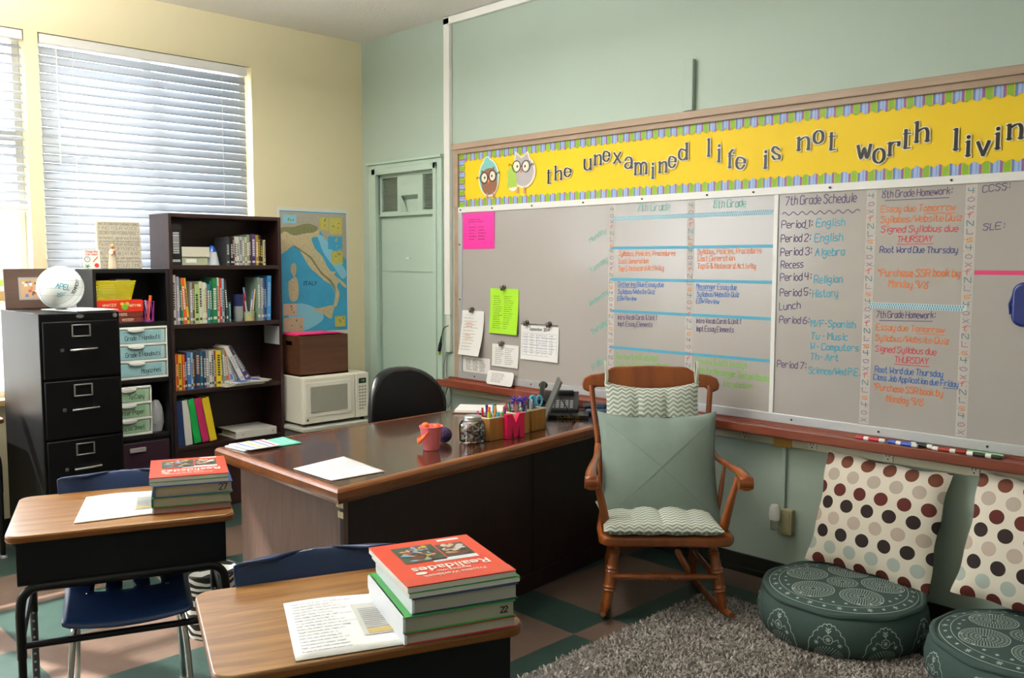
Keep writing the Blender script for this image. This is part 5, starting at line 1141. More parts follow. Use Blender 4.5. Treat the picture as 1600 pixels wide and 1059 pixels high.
# ================================================================ TEACHER'S DESK
td = thing('teacher_desk', 'big dark brown glossy desk with lighter wooden rim in mid room', 'desk', (0, 0, 0))
Q = [(2.975, -2.224), (2.755, -.16), (1.86, -.17), (1.94, -2.195)]
def inset(Q, d):
    c = (sum(p[0] for p in Q)/4, sum(p[1] for p in Q)/4); out = []
    n = len(Q)
    for i in range(n):
        p0, p, p1 = Vector(Q[i-1]), Vector(Q[i]), Vector(Q[(i+1) % n]); a = (p0-p).normalized(); b = (p1-p).normalized(); s_ = abs(a.x*b.y-a.y*b.x); q = p+(a+b)*d/s_; out.append((q.x, q.y))
    return out
def slab(Q, z0, z1): return MB().prism(Q, lambda u, v, d: (u, v, d), z0, z1)
slab(inset(Q, .028), .735, .760).build('desk_top', desk_gloss, td, smooth=False)
mb = MB(); n = 4
prof = [(0.0, .748), (.006, .757), (.014, .7615), (.030, .7615), (.030, .70), (.016, .70), (.012, .712), (.002, .718), (0, .726)]
rings_ = [inset(Q, a) for a, z in prof]
vs = [(rings_[k][i][0], rings_[k][i][1], prof[k][1]) for k in range(len(prof)) for i in range(4)]; fs = []
for k in range(len(prof)):
    for i in range(4): fs.append((k*4+i, k*4+(i+1) % 4, ((k+1) % len(prof))*4+(i+1) % 4, ((k+1) % len(prof))*4+i))
mb.add(vs, fs); mb.build('edge_rim', desk_rim, td, angle=25)
I1 = inset(Q, .085)
def wallpanel(p, q, th, z0, z1):
    p, q = Vector(p), Vector(q); d = (q-p).normalized(); nrm = Vector((-d.y, d.x))*th; P4 = [p, q, q+nrm, p+nrm]; return MB().prism([(a.x, a.y) for a in P4], lambda u, v, e: (u, v, e), z0, z1)
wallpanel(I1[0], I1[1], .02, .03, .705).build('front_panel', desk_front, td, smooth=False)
lp = [I1[0], I1[3]]; wallpanel(I1[3], I1[0], .02, .0, .705).build('side_panel', desk_side, td, smooth=False)
wallpanel(I1[1], I1[2], .02, .0, .705).build('side_panel', desk_side, td, smooth=False)
d_ = Vector(I1[1])-Vector(I1[0]); L_ = d_.length; d_.normalize()
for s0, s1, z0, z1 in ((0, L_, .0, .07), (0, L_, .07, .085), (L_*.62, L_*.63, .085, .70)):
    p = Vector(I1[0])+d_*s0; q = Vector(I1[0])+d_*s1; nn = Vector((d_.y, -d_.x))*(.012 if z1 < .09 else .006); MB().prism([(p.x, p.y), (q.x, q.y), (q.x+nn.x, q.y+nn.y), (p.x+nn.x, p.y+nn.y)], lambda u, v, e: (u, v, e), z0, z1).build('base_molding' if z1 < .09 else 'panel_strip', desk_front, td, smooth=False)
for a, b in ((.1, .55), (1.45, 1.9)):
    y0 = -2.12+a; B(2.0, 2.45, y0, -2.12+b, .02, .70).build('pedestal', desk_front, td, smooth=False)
tape_m = mat('masking_tape', 'D2C49A', .7)
c0 = Vector(I1[0])
for (z0, z1) in ((.655, .69), (.615, .64)): B(c0.x-.035, c0.x+.001, c0.y-.002, c0.y, z0, z1).build('masking_tape', tape_m, td, smooth=False)
B(c0.x-.045, c0.x-.02, c0.y-.003, c0.y-.002, .655, .672).build('masking_tape', tape_m, td, smooth=False)
# papers and pads on the desk
def sheet_quad(name, label, cat, pts, z, m, th=.0012, group=None, prints=None, curl=.0):
    c = Vector((sum(p[0] for p in pts)/4, sum(p[1] for p in pts)/4)); t = thing(name, label, cat, (c.x, c.y, z), 0, group)
    P = [Vector(p)-c for p in pts]; n = 8; mb = MB()
    bi = lambda s, r_: (P[0]*(1-s)+P[1]*s)*(1-r_)+(P[3]*(1-s)+P[2]*s)*r_
    vs = [(*bi(i/n, j/n), .0008+curl*math.sin(i/n*pi*1.5)*(j/n)) for i in range(n+1) for j in range(n+1)]
    mb.add(vs, [(i*(n+1)+j, (i+1)*(n+1)+j, (i+1)*(n+1)+j+1, i*(n+1)+j+1) for i in range(n) for j in range(n)]); mb.build('sheet', m, t, recalc=False, solid=th)
    pf = lambda u, v, e=.0005: (*bi(u, v), .0008+th/2+e+curl*math.sin(u*pi*1.5)*v+.0006)
    if prints: prints(t, pf)
    return t
def print_lines(n, seedv=1, m=grey_txt, u0=.1, u1=.9, v0=.1, v1=.9, th=.012, name='print'):
    def f(t, pf):
        mb = MB(); rnd = random.Random(seedv)
        for i in range(n):
            v = v1-(v1-v0)*i/(n-1); u = u0; end = u0+(u1-u0)*rnd.uniform(.55, 1)
            while u < end:
                w = rnd.uniform(.02, .08); mb.add([pf(u, v), pf(u+w, v), pf(u+w, v+th), pf(u, v+th)], [(0, 1, 2, 3)]); u += w+.014
        mb.build(name, m, t, smooth=False, recalc=False)
    return f
sheet_quad('printed_paper', 'white printed paper on the near corner of the big brown desk', 'paper', [(2.562, -2.162), (2.844, -2.164), (2.857, -1.922), (2.511, -1.885)], .762, paper_w, prints=print_lines(14, 4))
p1 = sheet_quad('planner_pad', 'white planner pad with blue edge at desk left end', 'notepad', [(1.96, -2.155), (2.12, -2.14), (2.06, -1.98), (1.93, -2.02)], .7625, paper_w, th=.006)
sheet_quad('planner_pad', 'white planner card with blue and yellow lines beside mint green pad', 'notepad', [(1.97, -2.14), (2.15, -2.13), (2.15, -1.98), (1.98, -1.97)], .7715, mat('card_white', 'DDE4EA', .5), th=.004, prints=lambda t, pf: [MB().add([pf(.05, v), pf(.95, v), pf(.95, v+.07), pf(.05, v+.07)], [(0, 1, 2, 3)]).build('coloured_line', mat('line_'+c, c, .5), t, smooth=False) for v, c in ((.15, '6E8FCC'), (.38, 'D8C24E'), (.6, '6E8FCC'), (.8, 'C05A6A'))])
sheet_quad('mint_pad', 'mint green pad with white lettering at the desk left end', 'notepad', [(1.97, -1.985), (2.13, -1.99), (2.13, -1.86), (1.95, -1.85)], .7625, mat('mint_card', '6FC9B0', .5), th=.005, prints=lambda t, pf: [MB().add([pf(u0, v), pf(u1, v), pf(u1, v+.07), pf(u0, v+.07)], [(0, 1, 2, 3)]).build('pale_patch', mat('mint_light', 'A9DECF', .5), t, smooth=False) for u0, u1, v in ((.1, .45, .2), (.55, .9, .2), (.1, .9, .5), (.1, .9, .75))])
# bucket
t = thing('tin_bucket', 'small pink metal bucket with orange handle on the desk', 'bucket', (2.655, -1.515, .7615)); bk = mat('pink_tin', 'E87C84', .35, bump=.15, bscale=120)
MB().lathe([(0, 0), (.034, 0), (.036, .004), (.050, .098), (.053, .104), (.053, .108), (.049, .107), (.046, .098), (.033, .006), (0, .006)], n=32).build('bucket_body', bk, t, angle=50)
MB().tube([(.052*math.cos(2*pi*k/28), .052*math.sin(2*pi*k/28), .106) for k in range(28)], .003, 6, closed=True).build('rim', mat('pink_rim', 'E2607C', .35), t)
hd = Matrix.Rotation(R(-45), 3, 'Z')
hp = [hd @ Vector(p) for p in [(-.05, -.006, .088), (-.056, -.022, .07), (-.036, -.05, .046), (0, -.062, .038), (.036, -.05, .046), (.056, -.022, .07), (.05, -.006, .088)]]
mb = MB(); q = bez(hp, 6); N_ = len(q); vs = []
for k, p in enumerate(q):
    w = .004+.010*math.sin(pi*k/(N_-1))**.7; vs += [(p.x, p.y, p.z-w), (p.x, p.y, p.z+w)]
mb.add(vs, [(2*k, 2*k+1, 2*k+3, 2*k+2) for k in range(N_-1)]); mb.build('handle', mat('orange_plastic', 'F2672A', .4), t, recalc=False, solid=.0025)
for k, (dx, dy, nm) in enumerate(((-.015, .01, 'left of the other one'), (.016, .005, 'right of the other one'))):
    o = MB().lathe([(.02*math.sin(pi*q/10), .02-.02*math.cos(pi*q/10)) for q in range(11)], n=14).build('orange_ball', mat('orange_plastic', 'F2672A', .4), None, (2.655+dx*1.2, -1.515+dx*1.2, .835+dy)); tag(o, 'small orange bauble in the pink bucket, '+nm, 'bauble')
t = MB().lathe([(.036*math.sin(pi*q/14), .036-.036*math.cos(pi*q/14)) for q in range(15)], n=24).build('purple_ball', mat('purple_fuzz', '3C2A52', .9, bump=.8, bscale=120), None, (2.575, -1.37, .761)); tag(t, 'dark purple ball between the pink bucket and glass jar', 'ball')
# jar
JC = (2.665, -1.275, .7615)
t = thing('glass_jar', 'square glass jar with silver lid full of clips on desk', 'jar', JC, R(-8))
def sq_ring(r, n=32, p=.55): return [(r*math.copysign(abs(math.cos(a))**p, math.cos(a)), r*math.copysign(abs(math.sin(a))**p, math.sin(a))) for a in [2*pi*k/n for k in range(n)]]
def loft(rs, n=32, p=.6):
    mb = MB(); vs = []
    for r_, z, pp in rs: vs += [(x, y, z) for x, y in sq_ring(r_, n, pp)]
    fs = []
    for k in range(len(rs)-1):
        for i in range(n): fs.append((k*n+i, k*n+(i+1) % n, (k+1)*n+(i+1) % n, (k+1)*n+i))
    return mb.add(vs, fs+[tuple(range(n))[::-1], tuple((len(rs)-1)*n+i for i in range(n))])
glass, _nt, _b = nodes_of('jar_glass', .03); _b.inputs['Base Color'].default_value = (.9, .95, .95, 1)
_t = _nt.nodes.new('ShaderNodeBsdfTransparent'); _g = _nt.nodes.new('ShaderNodeFresnel'); _g.inputs[0].default_value = 1.35; _x = _nt.nodes.new('ShaderNodeMixShader'); _t.inputs[0].default_value = (.93, .95, .95, 1)
_nt.links.new(mth(_nt, 'ADD', _g.outputs[0], .06), _x.inputs[0]); _nt.links.new(_t.outputs[0], _x.inputs[1]); _q = _nt.nodes.new('ShaderNodeBsdfGlossy'); _q.inputs['Roughness'].default_value = .04; _nt.links.new(_q.outputs[0], _x.inputs[2]); _nt.links.new(_x.outputs[0], _nt.nodes['Material Output'].inputs[0])
loft([(.045, 0, .6), (.052, .006, .6), (.054, .02, .6), (.054, .085, .6), (.048, .1, .7), (.040, .108, 1), (.040, .112, 1)]).build('glass_body', glass, t)
lm = MB().lathe([(0, .128), (.036, .128), (.043, .122), (.044, .106), (.042, .104), (0, .104)], n=32); lm.build('lid', mat('tin_lid', 'B8BABA', .3, metal=.9), t)
MB().tube([(.0435*math.cos(2*pi*k/32), .0435*math.sin(2*pi*k/32), .109) for k in range(32)], .0018, 6, closed=True).build('lid_bead', mat('tin_lid', 'B8BABA', .3, metal=.9), t)
cl = thing('clip_assortment', 'jumble of binder clips, pins and paper clips inside the jar', 'clips', (JC[0], JC[1], JC[2]+.001), R(-8)); mb = MB(); rr = random.Random(11)
for k in range(260):
    c = Vector((rr.uniform(-.037, .037), rr.uniform(-.037, .037), rr.uniform(.006, .082))); mtx = Matrix.Translation(c) @ Matrix.Rotation(rr.uniform(0, 6), 4, Vector((rr.random()-.5, rr.random()-.5, rr.random()-.5+.001)).normalized())
    s_ = rr.uniform(.004, .009); m_ = rr.choice((0, 0, 0, 0, 1, 1, 1, 2, 3, 4, 5))
    if k % 3: mb.box(-s_, s_, -s_*.6, s_*.6, -s_*.25, s_*.25, m_, mtx)
    else: mb.tube([mtx @ Vector(p) for p in ((-.01, 0, 0), (.01, 0, 0), (.01, .005, 0), (-.008, .005, 0))], .0009, 4, m_)
o = mb.build('clips', [mat('clip_black', '1C1C20', .4), mat('clip_silver', 'B9BCC0', .3, metal=.7), mat('clip_white', 'DADADA', .5), mat('clip_pink', 'D83A78', .5), mat('clip_tan', 'C8A070', .5), mat('clip_yellow', 'D8C43A', .5)], cl, smooth=False); o['kind'] = 'stuff'
# wooden pen boxes
bam = wood('bamboo', 'A5712F', 'BC8742', 'z', 12, .45, 0, 8); rimw = mat('cream_rim', 'C9C2A6', .5)
def pen_box(x0, x1, y0, y1, label, ang):
    t = thing('pen_box', label, 'box', ((x0+x1)/2, (y0+y1)/2, .7615), ang); w, d = (x1-x0)/2, (y1-y0)/2; h = .1; e = .007
    mb = MB(); mb.box(-w, w, -d, -d+e, 0, h); mb.box(-w, w, d-e, d, 0, h); mb.box(-w, -w+e, -d+e, d-e, 0, h); mb.box(w-e, w, -d+e, d-e, 0, h); mb.box(-w+e, w-e, -d+e, d-e, 0, .006); mb.build('box_body', bam, t, smooth=False, bevel=.0008)
    mb = MB(); e2 = .009
    mb.box(-w-.001, w+.001, -d-.001, -d+e2, h, h+.009); mb.box(-w-.001, w+.001, d-e2, d+.001, h, h+.009); mb.box(-w-.001, -w+e2, -d+e2, d-e2, h, h+.009); mb.box(w-e2, w+.001, -d+e2, d-e2, h, h+.009); mb.build('rim', rimw, t, bevel=.003)
    return t
AN = R(4)
pen_box(2.60, 2.70, -1.205, -1.075, 'bamboo pen box next to the jar, filled with bright markers', AN); pen_box(2.585, 2.68, -1.01, -.905, 'bamboo pen box behind the pink letter, with purple pompom pens', AN); pen_box(2.575, 2.665, -.885, -.775, 'bamboo box holding blue-handled scissors, nearest the black frame', AN)
# pens:   x, y, lean x, lean y, length, colour, cap
PB = [(2.66, -1.18, 'F06A2A', 'F06A2A', 'orange', .15, 5, .006), (2.64, -1.15, '6A3C9C', '5A2C8C', 'purple', .155, -3, .006), (2.66, -1.13, 'E08A2A', 'E8A03A', 'amber', .15, 2, .005), (2.675, -1.16, 'A8CC3A', 'B8D83A', 'lime green', .125, -6, .008), (2.67, -1.135, '2A9CC0', '3AA8CC', 'turquoise', .12, 8, .007), (2.63, -1.11, 'F0F0F0', '48A0D0', 'white and blue', .155, 1, .005), (2.68, -1.12, '2E9A4A', '3AAA54', 'green', .12, 10, .006), (2.645, -1.095, '1E8A4A', '1E7A3E', 'dark green', .155, -4, .005), (2.67, -1.1, 'C87A2A', 'B86A22', 'brown-orange', .15, 9, .0045), (2.62, -1.17, 'C02A3A', 'C02A3A', 'red', .14, 0, .005), (2.66, -1.085, 'E8E8E8', 'C03A3A', 'white and red', .14, 6, .0045), (2.635, -1.19, 'D84A8A', 'D84A8A', 'pink', .13, -8, .005), (2.68, -1.088, '3A3CA0', '3A3CA0', 'royal blue', .14, 4, .0045)]
for x, y, c1, c2, nm, L, ln, r_ in PB: pen((x, y, .768), R(ln), R(60), L, c1, c2, nm+' marker in the bamboo box next to the jar', group='markers in the first bamboo box', r=r_)
PB2 = [(2.64, -.99, '2A2A2E', '2E7A5A', 'black and green', .155, -6, .0045), (2.66, -.985, '8A8A8E', '6A6A6E', 'grey', .14, 5, .0055), (2.65, -.97, 'E07040', 'D86A3A', 'coral', .15, -2, .0045), (2.665, -.96, '2A3A8A', '2A3A8A', 'dark blue', .14, 10, .005), (2.62, -.98, 'B04A6A', 'B04A6A', 'mauve', .145, -10, .0045), (2.67, -.94, '5A5A60', '9A9AA0', 'slate grey', .13, 6, .0055), (2.65, -.93, '9CC86A', '9CC86A', 'light green', .115, 0, .006)]
for x, y, c1, c2, nm, L, ln, r_ in PB2: pen((x, y, .768), R(ln), R(70), L, c1, c2, nm+' pen in the bamboo box behind the pink letter', group='pens in the second bamboo box', r=r_)
for k, (x, y, nm) in enumerate(((2.635, -.965, 'nearer the window'), (2.645, -.925, 'nearer the phone'))):
    t = thing('pompom_pen', 'pen topped with spiky purple pompom, '+nm, 'pen', (x, y, .768)); MB().tube([(0, 0, 0), (0, 0, .15)], .0045, 8).build('barrel', mat('pen_6A3C9C', '6A3C9C', .35), t); mb = MB(); rr = random.Random(k)
    for q in range(110):
        v = Vector((rr.gauss(0, 1), rr.gauss(0, 1), rr.gauss(0, .8))).normalized(); mb.tube([Vector((0, 0, .155)), Vector((0, 0, .155))+v*rr.uniform(.022, .034)], [.0016, .0006], 4)
    mb.build('pompom', mat('pompom_purple', '5A3CA8', .6), t)
PB3 = [(2.62, -.86, '3C3C40', '2A2A2E', 'black', .15, 2, .006), (2.63, -.84, '6E5A4A', 'C8462E', 'brown and red', .155, -4, .005)]
for x, y, c1, c2, nm, L, ln, r_ in PB3: pen((x, y, .768), R(ln), R(70), L, c1, c2, nm+' pen in the bamboo box with the scissors', group='pens in the third bamboo box', r=r_)
def scissors(x, y, az, c, label, L=.17):
    t = thing('scissors', label, 'scissors', (x, y, .772), (0, R(5), az)); hm = mat('scissor_'+c, c, .35); sm_ = steel
    for s in (-1, 1):
        MB().prism([(s*.001, 0), (s*.007, .05), (s*.004, L*.62), (s*-.005, L*.62), (s*-.004, .05)], lambda u, v, d: (d, u, v), .001*s-.0007, .001*s+.0007).build('blade', sm_, t, smooth=False)
        MB().tube([(s*.002, s*.017+.014*math.cos(2*pi*k/20), L*.80+.026*math.sin(2*pi*k/20)) for k in range(20)], .0052, 8, closed=True).build('handle', hm, t)
scissors(2.63, -.815, R(-40), '5FB4DC', 'light blue scissors, handles up, in the third bamboo box'); scissors(2.612, -.83, R(20), '2E9CB0', 'teal scissors, handles up, behind the light blue scissors', .16); scissors(2.63, -.865, R(60), 'A8A8AC', 'small grey scissors, handles up, left of the blue scissors', .15); scissors(2.60, -.93, R(10), 'C6CCD6', 'pale scissors behind the purple pompoms in second bamboo box', .165)
# letter M
t = thing('letter_block', 'hot pink standing wooden letter M leaning at the bamboo box', 'letter', (2.722, -1.055, .7615), R(83))
Mp = [(-.055, 0), (-.028, 0), (-.022, .018), (-.022, .06), (-.012, .012), (-.004, .0), (.004, .0), (.012, .012), (.022, .06), (.022, .018), (.028, 0), (.055, 0), (.052, .015), (.052, .1), (.056, .118), (.02, .118), (.0, .075), (-.02, .118), (-.056, .118), (-.052, .1), (-.052, .015)]
MB().prism(Mp, lambda u, v, d: (u, d, v), -.012, .014).build('letter_body', mat('hot_pink_paint', 'E01858', .35), t, smooth=False, bevel=.0015)
# frame with easel leg seen from behind
t = thing('picture_frame', 'dark grey tabletop frame seen from behind with its easel leg', 'picture frame', (2.50, -.62, .7615), R(47))
mtx = Matrix.Rotation(R(-68), 4, 'Y')
mb = MB(); mb.box(-.0, .235, -.10, .10, -.006, .006, 0, Matrix.Translation((0, 0, .004)) @ Matrix.Rotation(R(0), 4, 'Z') @ mtx)
mb.build('frame', mat('grey_frame', '4E504E', .4), t, bevel=.003)
mb = MB(); mb.add([(.06, -.02, .17), (.06, .02, .17), (.165, .032, .0), (.165, -.032, .0), (.066, -.02, .17), (.066, .02, .17), (.171, .032, .002), (.171, -.032, .002)], [(0, 1, 2, 3), (4, 5, 6, 7), (0, 1, 5, 4), (1, 2, 6, 5), (2, 3, 7, 6), (3, 0, 4, 7)]); mb.build('easel_leg', black_p, t)
t = thing('paperback_book', 'black paperback with yellow lettering lying under the phone', 'book', (2.50, -.42, .7615), R(40)); B(-.11, .11, -.075, .075, 0, .018).build('cover', black_p, t, bevel=.001)
mb = MB(); ink(mb, 'CLASSIC', lambda u, v: (u, -.0755, v), -.06, .004, .06, .004, .01, .002, 0, 0, 0); mb.build('lettering', mat('yellow_letters', 'C8A83A', .5), t, smooth=False)
# desk phone
t = thing('desk_phone', 'black office telephone with grey keys at the far end of desk', 'telephone', (2.36, -.36, .7615), R(40)); ph = mat('phone_black', '18191B', .35)
mb = MB(); mb.prism([(-.12, .0), (.11, 0), (.11, .035), (-.10, .105), (-.12, .1)], lambda u, v, d: (d, -u, v), -.11, .12); mb.build('phone_body', ph, t, bevel=.006, smooth=False)
mb = MB(); hs = bez([(-.085, .10, .135), (-.085, .075, .15), (-.085, .0, .125), (-.085, -.07, .085), (-.085, -.095, .065)], 6); mb.tube(hs, [.024, .026, .026, .022, .018]+[.015]*15+[.018, .022, .026, .026, .022], 12); mb.build('handset', ph, t)
slope = lambda u, v: (u, -v, .035+(.11-v)*.333+.002)
B(.0, .09, .055, .095, .09, .115).build('display_housing', ph, t, bevel=.004)
mb = MB()
for r_ in range(4):
    for c in range(5):
        u = -.03+.026*c; v = .075-.024*r_ + .015; mb.add([slope(u, v-.007), slope(u+.016, v-.007), slope(u+.016, v+.007), slope(u, v+.007)], [(0, 1, 2, 3)])
mb.build('keys', mat('phone_keys', '8C9094', .5), t, smooth=False, recalc=False, solid=.002)
B(.02, .08, -.125, -.1105, .004, .014).build('label_strip', white_p, t, bevel=.001)
mb = MB(); mb.tube([(-.085+.02*math.sin(k*.9)*.4, -.1-.003*math.cos(k*.9), .05-.0012*k) for k in range(30)], .003, 6); mb.build('coiled_cord', ph, t)
# pencil pouch pile at the far right of the desk
t = thing('pencil_case', 'blue-grey zipped pencil case at far right end of desk', 'case', (2.56, -.235, .7615), R(45)); B(-.075, .085, -.045, .045, 0, .032).build('case_body', mat('slate_case', '4A5A6E', .5), t, bevel=.012, seg=3); B(-.07, .08, -.047, -.045, .013, .018).build('zip', black_p, t)
t = thing('pencil_case', 'black pencil case lying on the blue-grey pencil case', 'case', (2.545, -.225, .7945), R(45)); B(-.085, .07, -.04, .04, 0, .022).build('case_body', mat('charcoal_case', '2C3036', .5), t, bevel=.009, seg=3); B(-.03, .03, -.041, -.039, .005, .016).build('patch', mat('blue_patch', '3C6AA0', .5), t)
# papers on clipboard at desk back
t = thing('clipboard', 'brown clipboard holding white papers at the back of desk', 'clipboard', (2.03, -.62, .7615), R(40)); B(-.16, .16, -.115, .115, 0, .004).build('board', mat('clipboard_brown', '6A5242', .5), t, bevel=.001); B(-.15, .135, -.105, .105, .0042, .016).build('papers', paper_w, t); B(.125, .16, -.035, .035, .0165, .024).build('clamp', steel, t, bevel=.002)
# cable hanging by the closet
mb = MB(); mb.tube(bez([(1.0, -.012, 1.0), (.985, -.03, .90), (.975, -.03, .84), (.985, -.03, .70), (1.03, -.03, .6), (1.06, -.03, .70), (1.0, -.035, .8), (.95, -.035, .68), (.99, -.035, .56), (1.05, -.03, .5), (1.02, -.03, .3), (1.03, -.03, .05)], 8), .0045, 6)
mb.tube(bez([(1.01, -.02, 1.0), (1.01, -.03, .86), (1.03, -.04, .74), (.97, -.04, .6), (1.0, -.04, .45), (1.06, -.03, .58), (1.04, -.03, .75), (.99, -.04, .6), (.985, -.035, .3), (1.0, -.03, .05)], 8), .0045, 6)
t = mb.build('cable_bundle', mat('grey_cable', '7E857E', .5)); tag(t, 'looped grey cables hanging on the green wall beside the closet door', 'cable')
t = thing('cable_adapter', 'small black cable plug with yellow tip hanging by the closet', 'adapter', (.955, -.035, 1.05), (0, R(14), 0)); MB().lathe([(0, -.07), (.011, -.07), (.012, -.02), (.008, 0), (.004, .04), (0, .04)], n=12).build('plug_body', black_p, t); MB().lathe([(0, -.09), (.009, -.09), (.01, -.07), (0, -.07)], n=12).build('plug_tip', mat('lime_tip', 'B8C83A', .4), t); MB().tube(bez([(0, 0, .04), (.01, 0, .1), (.045, .01, .13)], 6), .003, 6).build('wire', black_p, t)
# zebra bin
def zebra():
    m, nt, b = nodes_of('zebra_print', .5); w = nt.nodes.new('ShaderNodeTexWave'); w.inputs['Scale'].default_value = 9; w.inputs['Distortion'].default_value = 9; w.inputs['Detail'].default_value = 1; w.bands_direction = 'Z'
    tc = nt.nodes.new('ShaderNodeTexCoord'); nt.links.new(tc.outputs['Object'], w.inputs['Vector']); nt.links.new(mixc(nt, mth(nt, 'GREATER_THAN', w.outputs['Fac'], .5), lin('141414'), lin('E8E8E4')), b.inputs['Base Color']); return m
t = thing('waste_bin', 'zebra-striped bin standing against the big desk side, partly hidden', 'bin', (2.14, -2.33, 0)); MB().lathe([(0, 0), (.095, 0), (.12, .28), (.115, .28), (.09, .01), (0, .01)], n=32).build('bin_body', zebra(), t, angle=50); MB().tube([(.118*math.cos(2*pi*k/32), .118*math.sin(2*pi*k/32), .28) for k in range(32)], .005, 6, closed=True).build('rim', black_p, t)
# ================================================================ STUDENT DESKS AND CHAIRS (local y = towards the pupil's side)
def student_desk(loc, rz, label, w=.34, d=.26, plate=oak_top):
    t = thing('student_desk', label, 'desk', loc, rz, None)
    MB().prism(rrect(-w, w, -d, d, .045, 6), lambda u, v, e: (u, v, e), .738, .76).build('desk_top', [plate], t, bevel=.003, seg=2)
    MB().prism(rrect(-w-.0015, w+.0015, -d-.0015, d+.0015, .045, 6), lambda u, v, e: (u, v, e), .736, .756).build('edge_band', oak_edge, t, bevel=.004, seg=3)
    mb = MB(); x, y = w-.028, d-.03; e = .004; z0 = .595
    mb.box(-x, x, -y, -y+e, z0, .735); mb.box(-x, -x+e, -y, y, z0, .735); mb.box(x-e, x, -y, y, z0, .735); mb.box(-x, x, -y, y, z0-.004, z0); mb.build('book_box', black_mt, t, bevel=.002)
    for s, yy in ((-1, -y-.0), (1, y-.04)):
        mb = MB(); X = x-.005; pts = [(-X, yy, .36)]+bez([(-X, yy, .50), (-X+.008, yy, .555), (-X+.04, yy, .582), (-X+.09, yy, .584)], 5)+bez([(X-.09, yy, .584), (X-.04, yy, .582), (X-.008, yy, .555), (X, yy, .50)], 5)+[(X, yy, .36)]
        mb.tube(pts, .0145, 12); mb.build('leg_frame', black_mt, t)
        for sx in (-1, 1):
            l = MB().tube([(sx*X, yy, .40), (sx*X, yy, .012)], .0125, 12).build('leg', black_mt if s < 0 else mat('grey_leg', '3A3C40', .4), t)
            MB().lathe([(0, 0), (.018, 0), (.017, .012), (.013, .016), (0, .016)], (sx*X, yy, 0), 12).build('foot_glide', mat('glide', '8E8E90', .4), l)
            if s > 0:
                mb = MB()
                for q in range(9): mb.lathe([(0, 0), (.0045, 0), (.0045, .002), (0, .002)], (sx*X, yy-.0142, .36-.03*q), 8, 0, 'y')
                mb.build('adjuster_holes', mat('hole_grey', '9A9A9A', .5), l)
    for sx in (-1, 1): MB().tube([(sx*(x-.005), -y, .405), (sx*(x-.005), y-.04, .46)], .009, 8).build('side_brace', black_mt, t)
    MB().tube([(-x, -y+.0, .40), (x, -y, .40)], .011, 10).build('cross_bar', black_mt, t)
    return t
DR = R(69.2)
student_desk((2.633, -2.868, 0), DR, 'student desk with light wood top in front of the filing cabinet')
student_desk((3.962, -2.833, 0), DR, 'nearest student desk with light wood top, bottom centre of photo', .347, .262)
student_desk((.21, -2.99, 0), R(90), 'student desk at far left photo edge, beside the window wall', .34, .25)
def student_chair(loc, rz, label):
    t = thing('student_chair', label, 'chair', loc, rz); prof = bez([(-.235, .428), (-.215, .444), (-.10, .438), (.05, .43), (.15, .436), (.20, .475), (.235, .56), (.285, .69), (.325, .80), (.335, .815)], 4)
    mb = MB(); nu = 22; nv = len(prof); vs = []
    def hw(k):
        f = k/(nv-1)
        if f < .45: w = .195+.02*f
        elif f < .62: w = .20-.06*(f-.45)
        else: w = .19+.035*math.sin((f-.62)/.38*pi*.6)
        if f > .90: w *= math.sqrt(max(.0, 1-((f-.90)/.1)**2*.7))
        if f < .06: w *= .9+.1*f/.06
        return w
    for k, p in enumerate(prof):
        w = hw(k); f = k/(nv-1)
        for i in range(nu+1):
            u = -1+2*i/nu; cur = .018*u*u if f < .45 else 0; cy = -.05*u*u*max(0, (f-.4)/.6); vs.append((u*w, p.x+cy*1.0, p.y+cur))
    fs = []
    for k in range(nv-1):
        f = (k+.5)/(nv-1)
        for i in range(nu):
            if .40 < f < .50 and i in (5, 6, 10, 11, 15, 16): continue
            fs.append((k*(nu+1)+i, k*(nu+1)+i+1, (k+1)*(nu+1)+i+1, (k+1)*(nu+1)+i))
    mb.add(vs, fs); mb.build('seat_shell', navy_pl, t, recalc=False, solid=.007, bevel=0, angle=60)
    for s in (-1, 1):
        MB().tube(bez([(s*.19, -.22, .012), (s*.18, -.19, .25), (s*.165, -.16, .405), (s*.15, -.1, .42), (s*.15, .1, .415), (s*.165, .15, .38), (s*.185, .24, .012)], 6), .0105, 10).build('leg_tube', chrome, t)
        mb = MB()
        for y in (-.22, .24): mb.lathe([(0, 0), (.016, 0), (.015, .014), (0, .016)], (s*(.19 if y < 0 else .185), y, 0), 10)
        mb.build('foot_cap', mat('glide', '8E8E90', .4), t)
        mb = MB()
        for y in (-.12, .09): mb.lathe([(0, 0), (.007, 0), (.006, .002), (0, .003)], (s*.13, y, .447 if y < 0 else .4415), 10)
        mb.build('rivet', chrome, t)
    MB().tube([(-.15, -.02, .412), (.15, -.02, .412)], .008, 8).build('cross_tube', chrome, t)
    return t
student_chair((2.655, -2.872, 0), DR, 'navy plastic student chair pushed under desk before the filing cabinet')
student_chair((3.965, -2.86, 0), DR, 'navy plastic student chair tucked behind the nearest student desk')
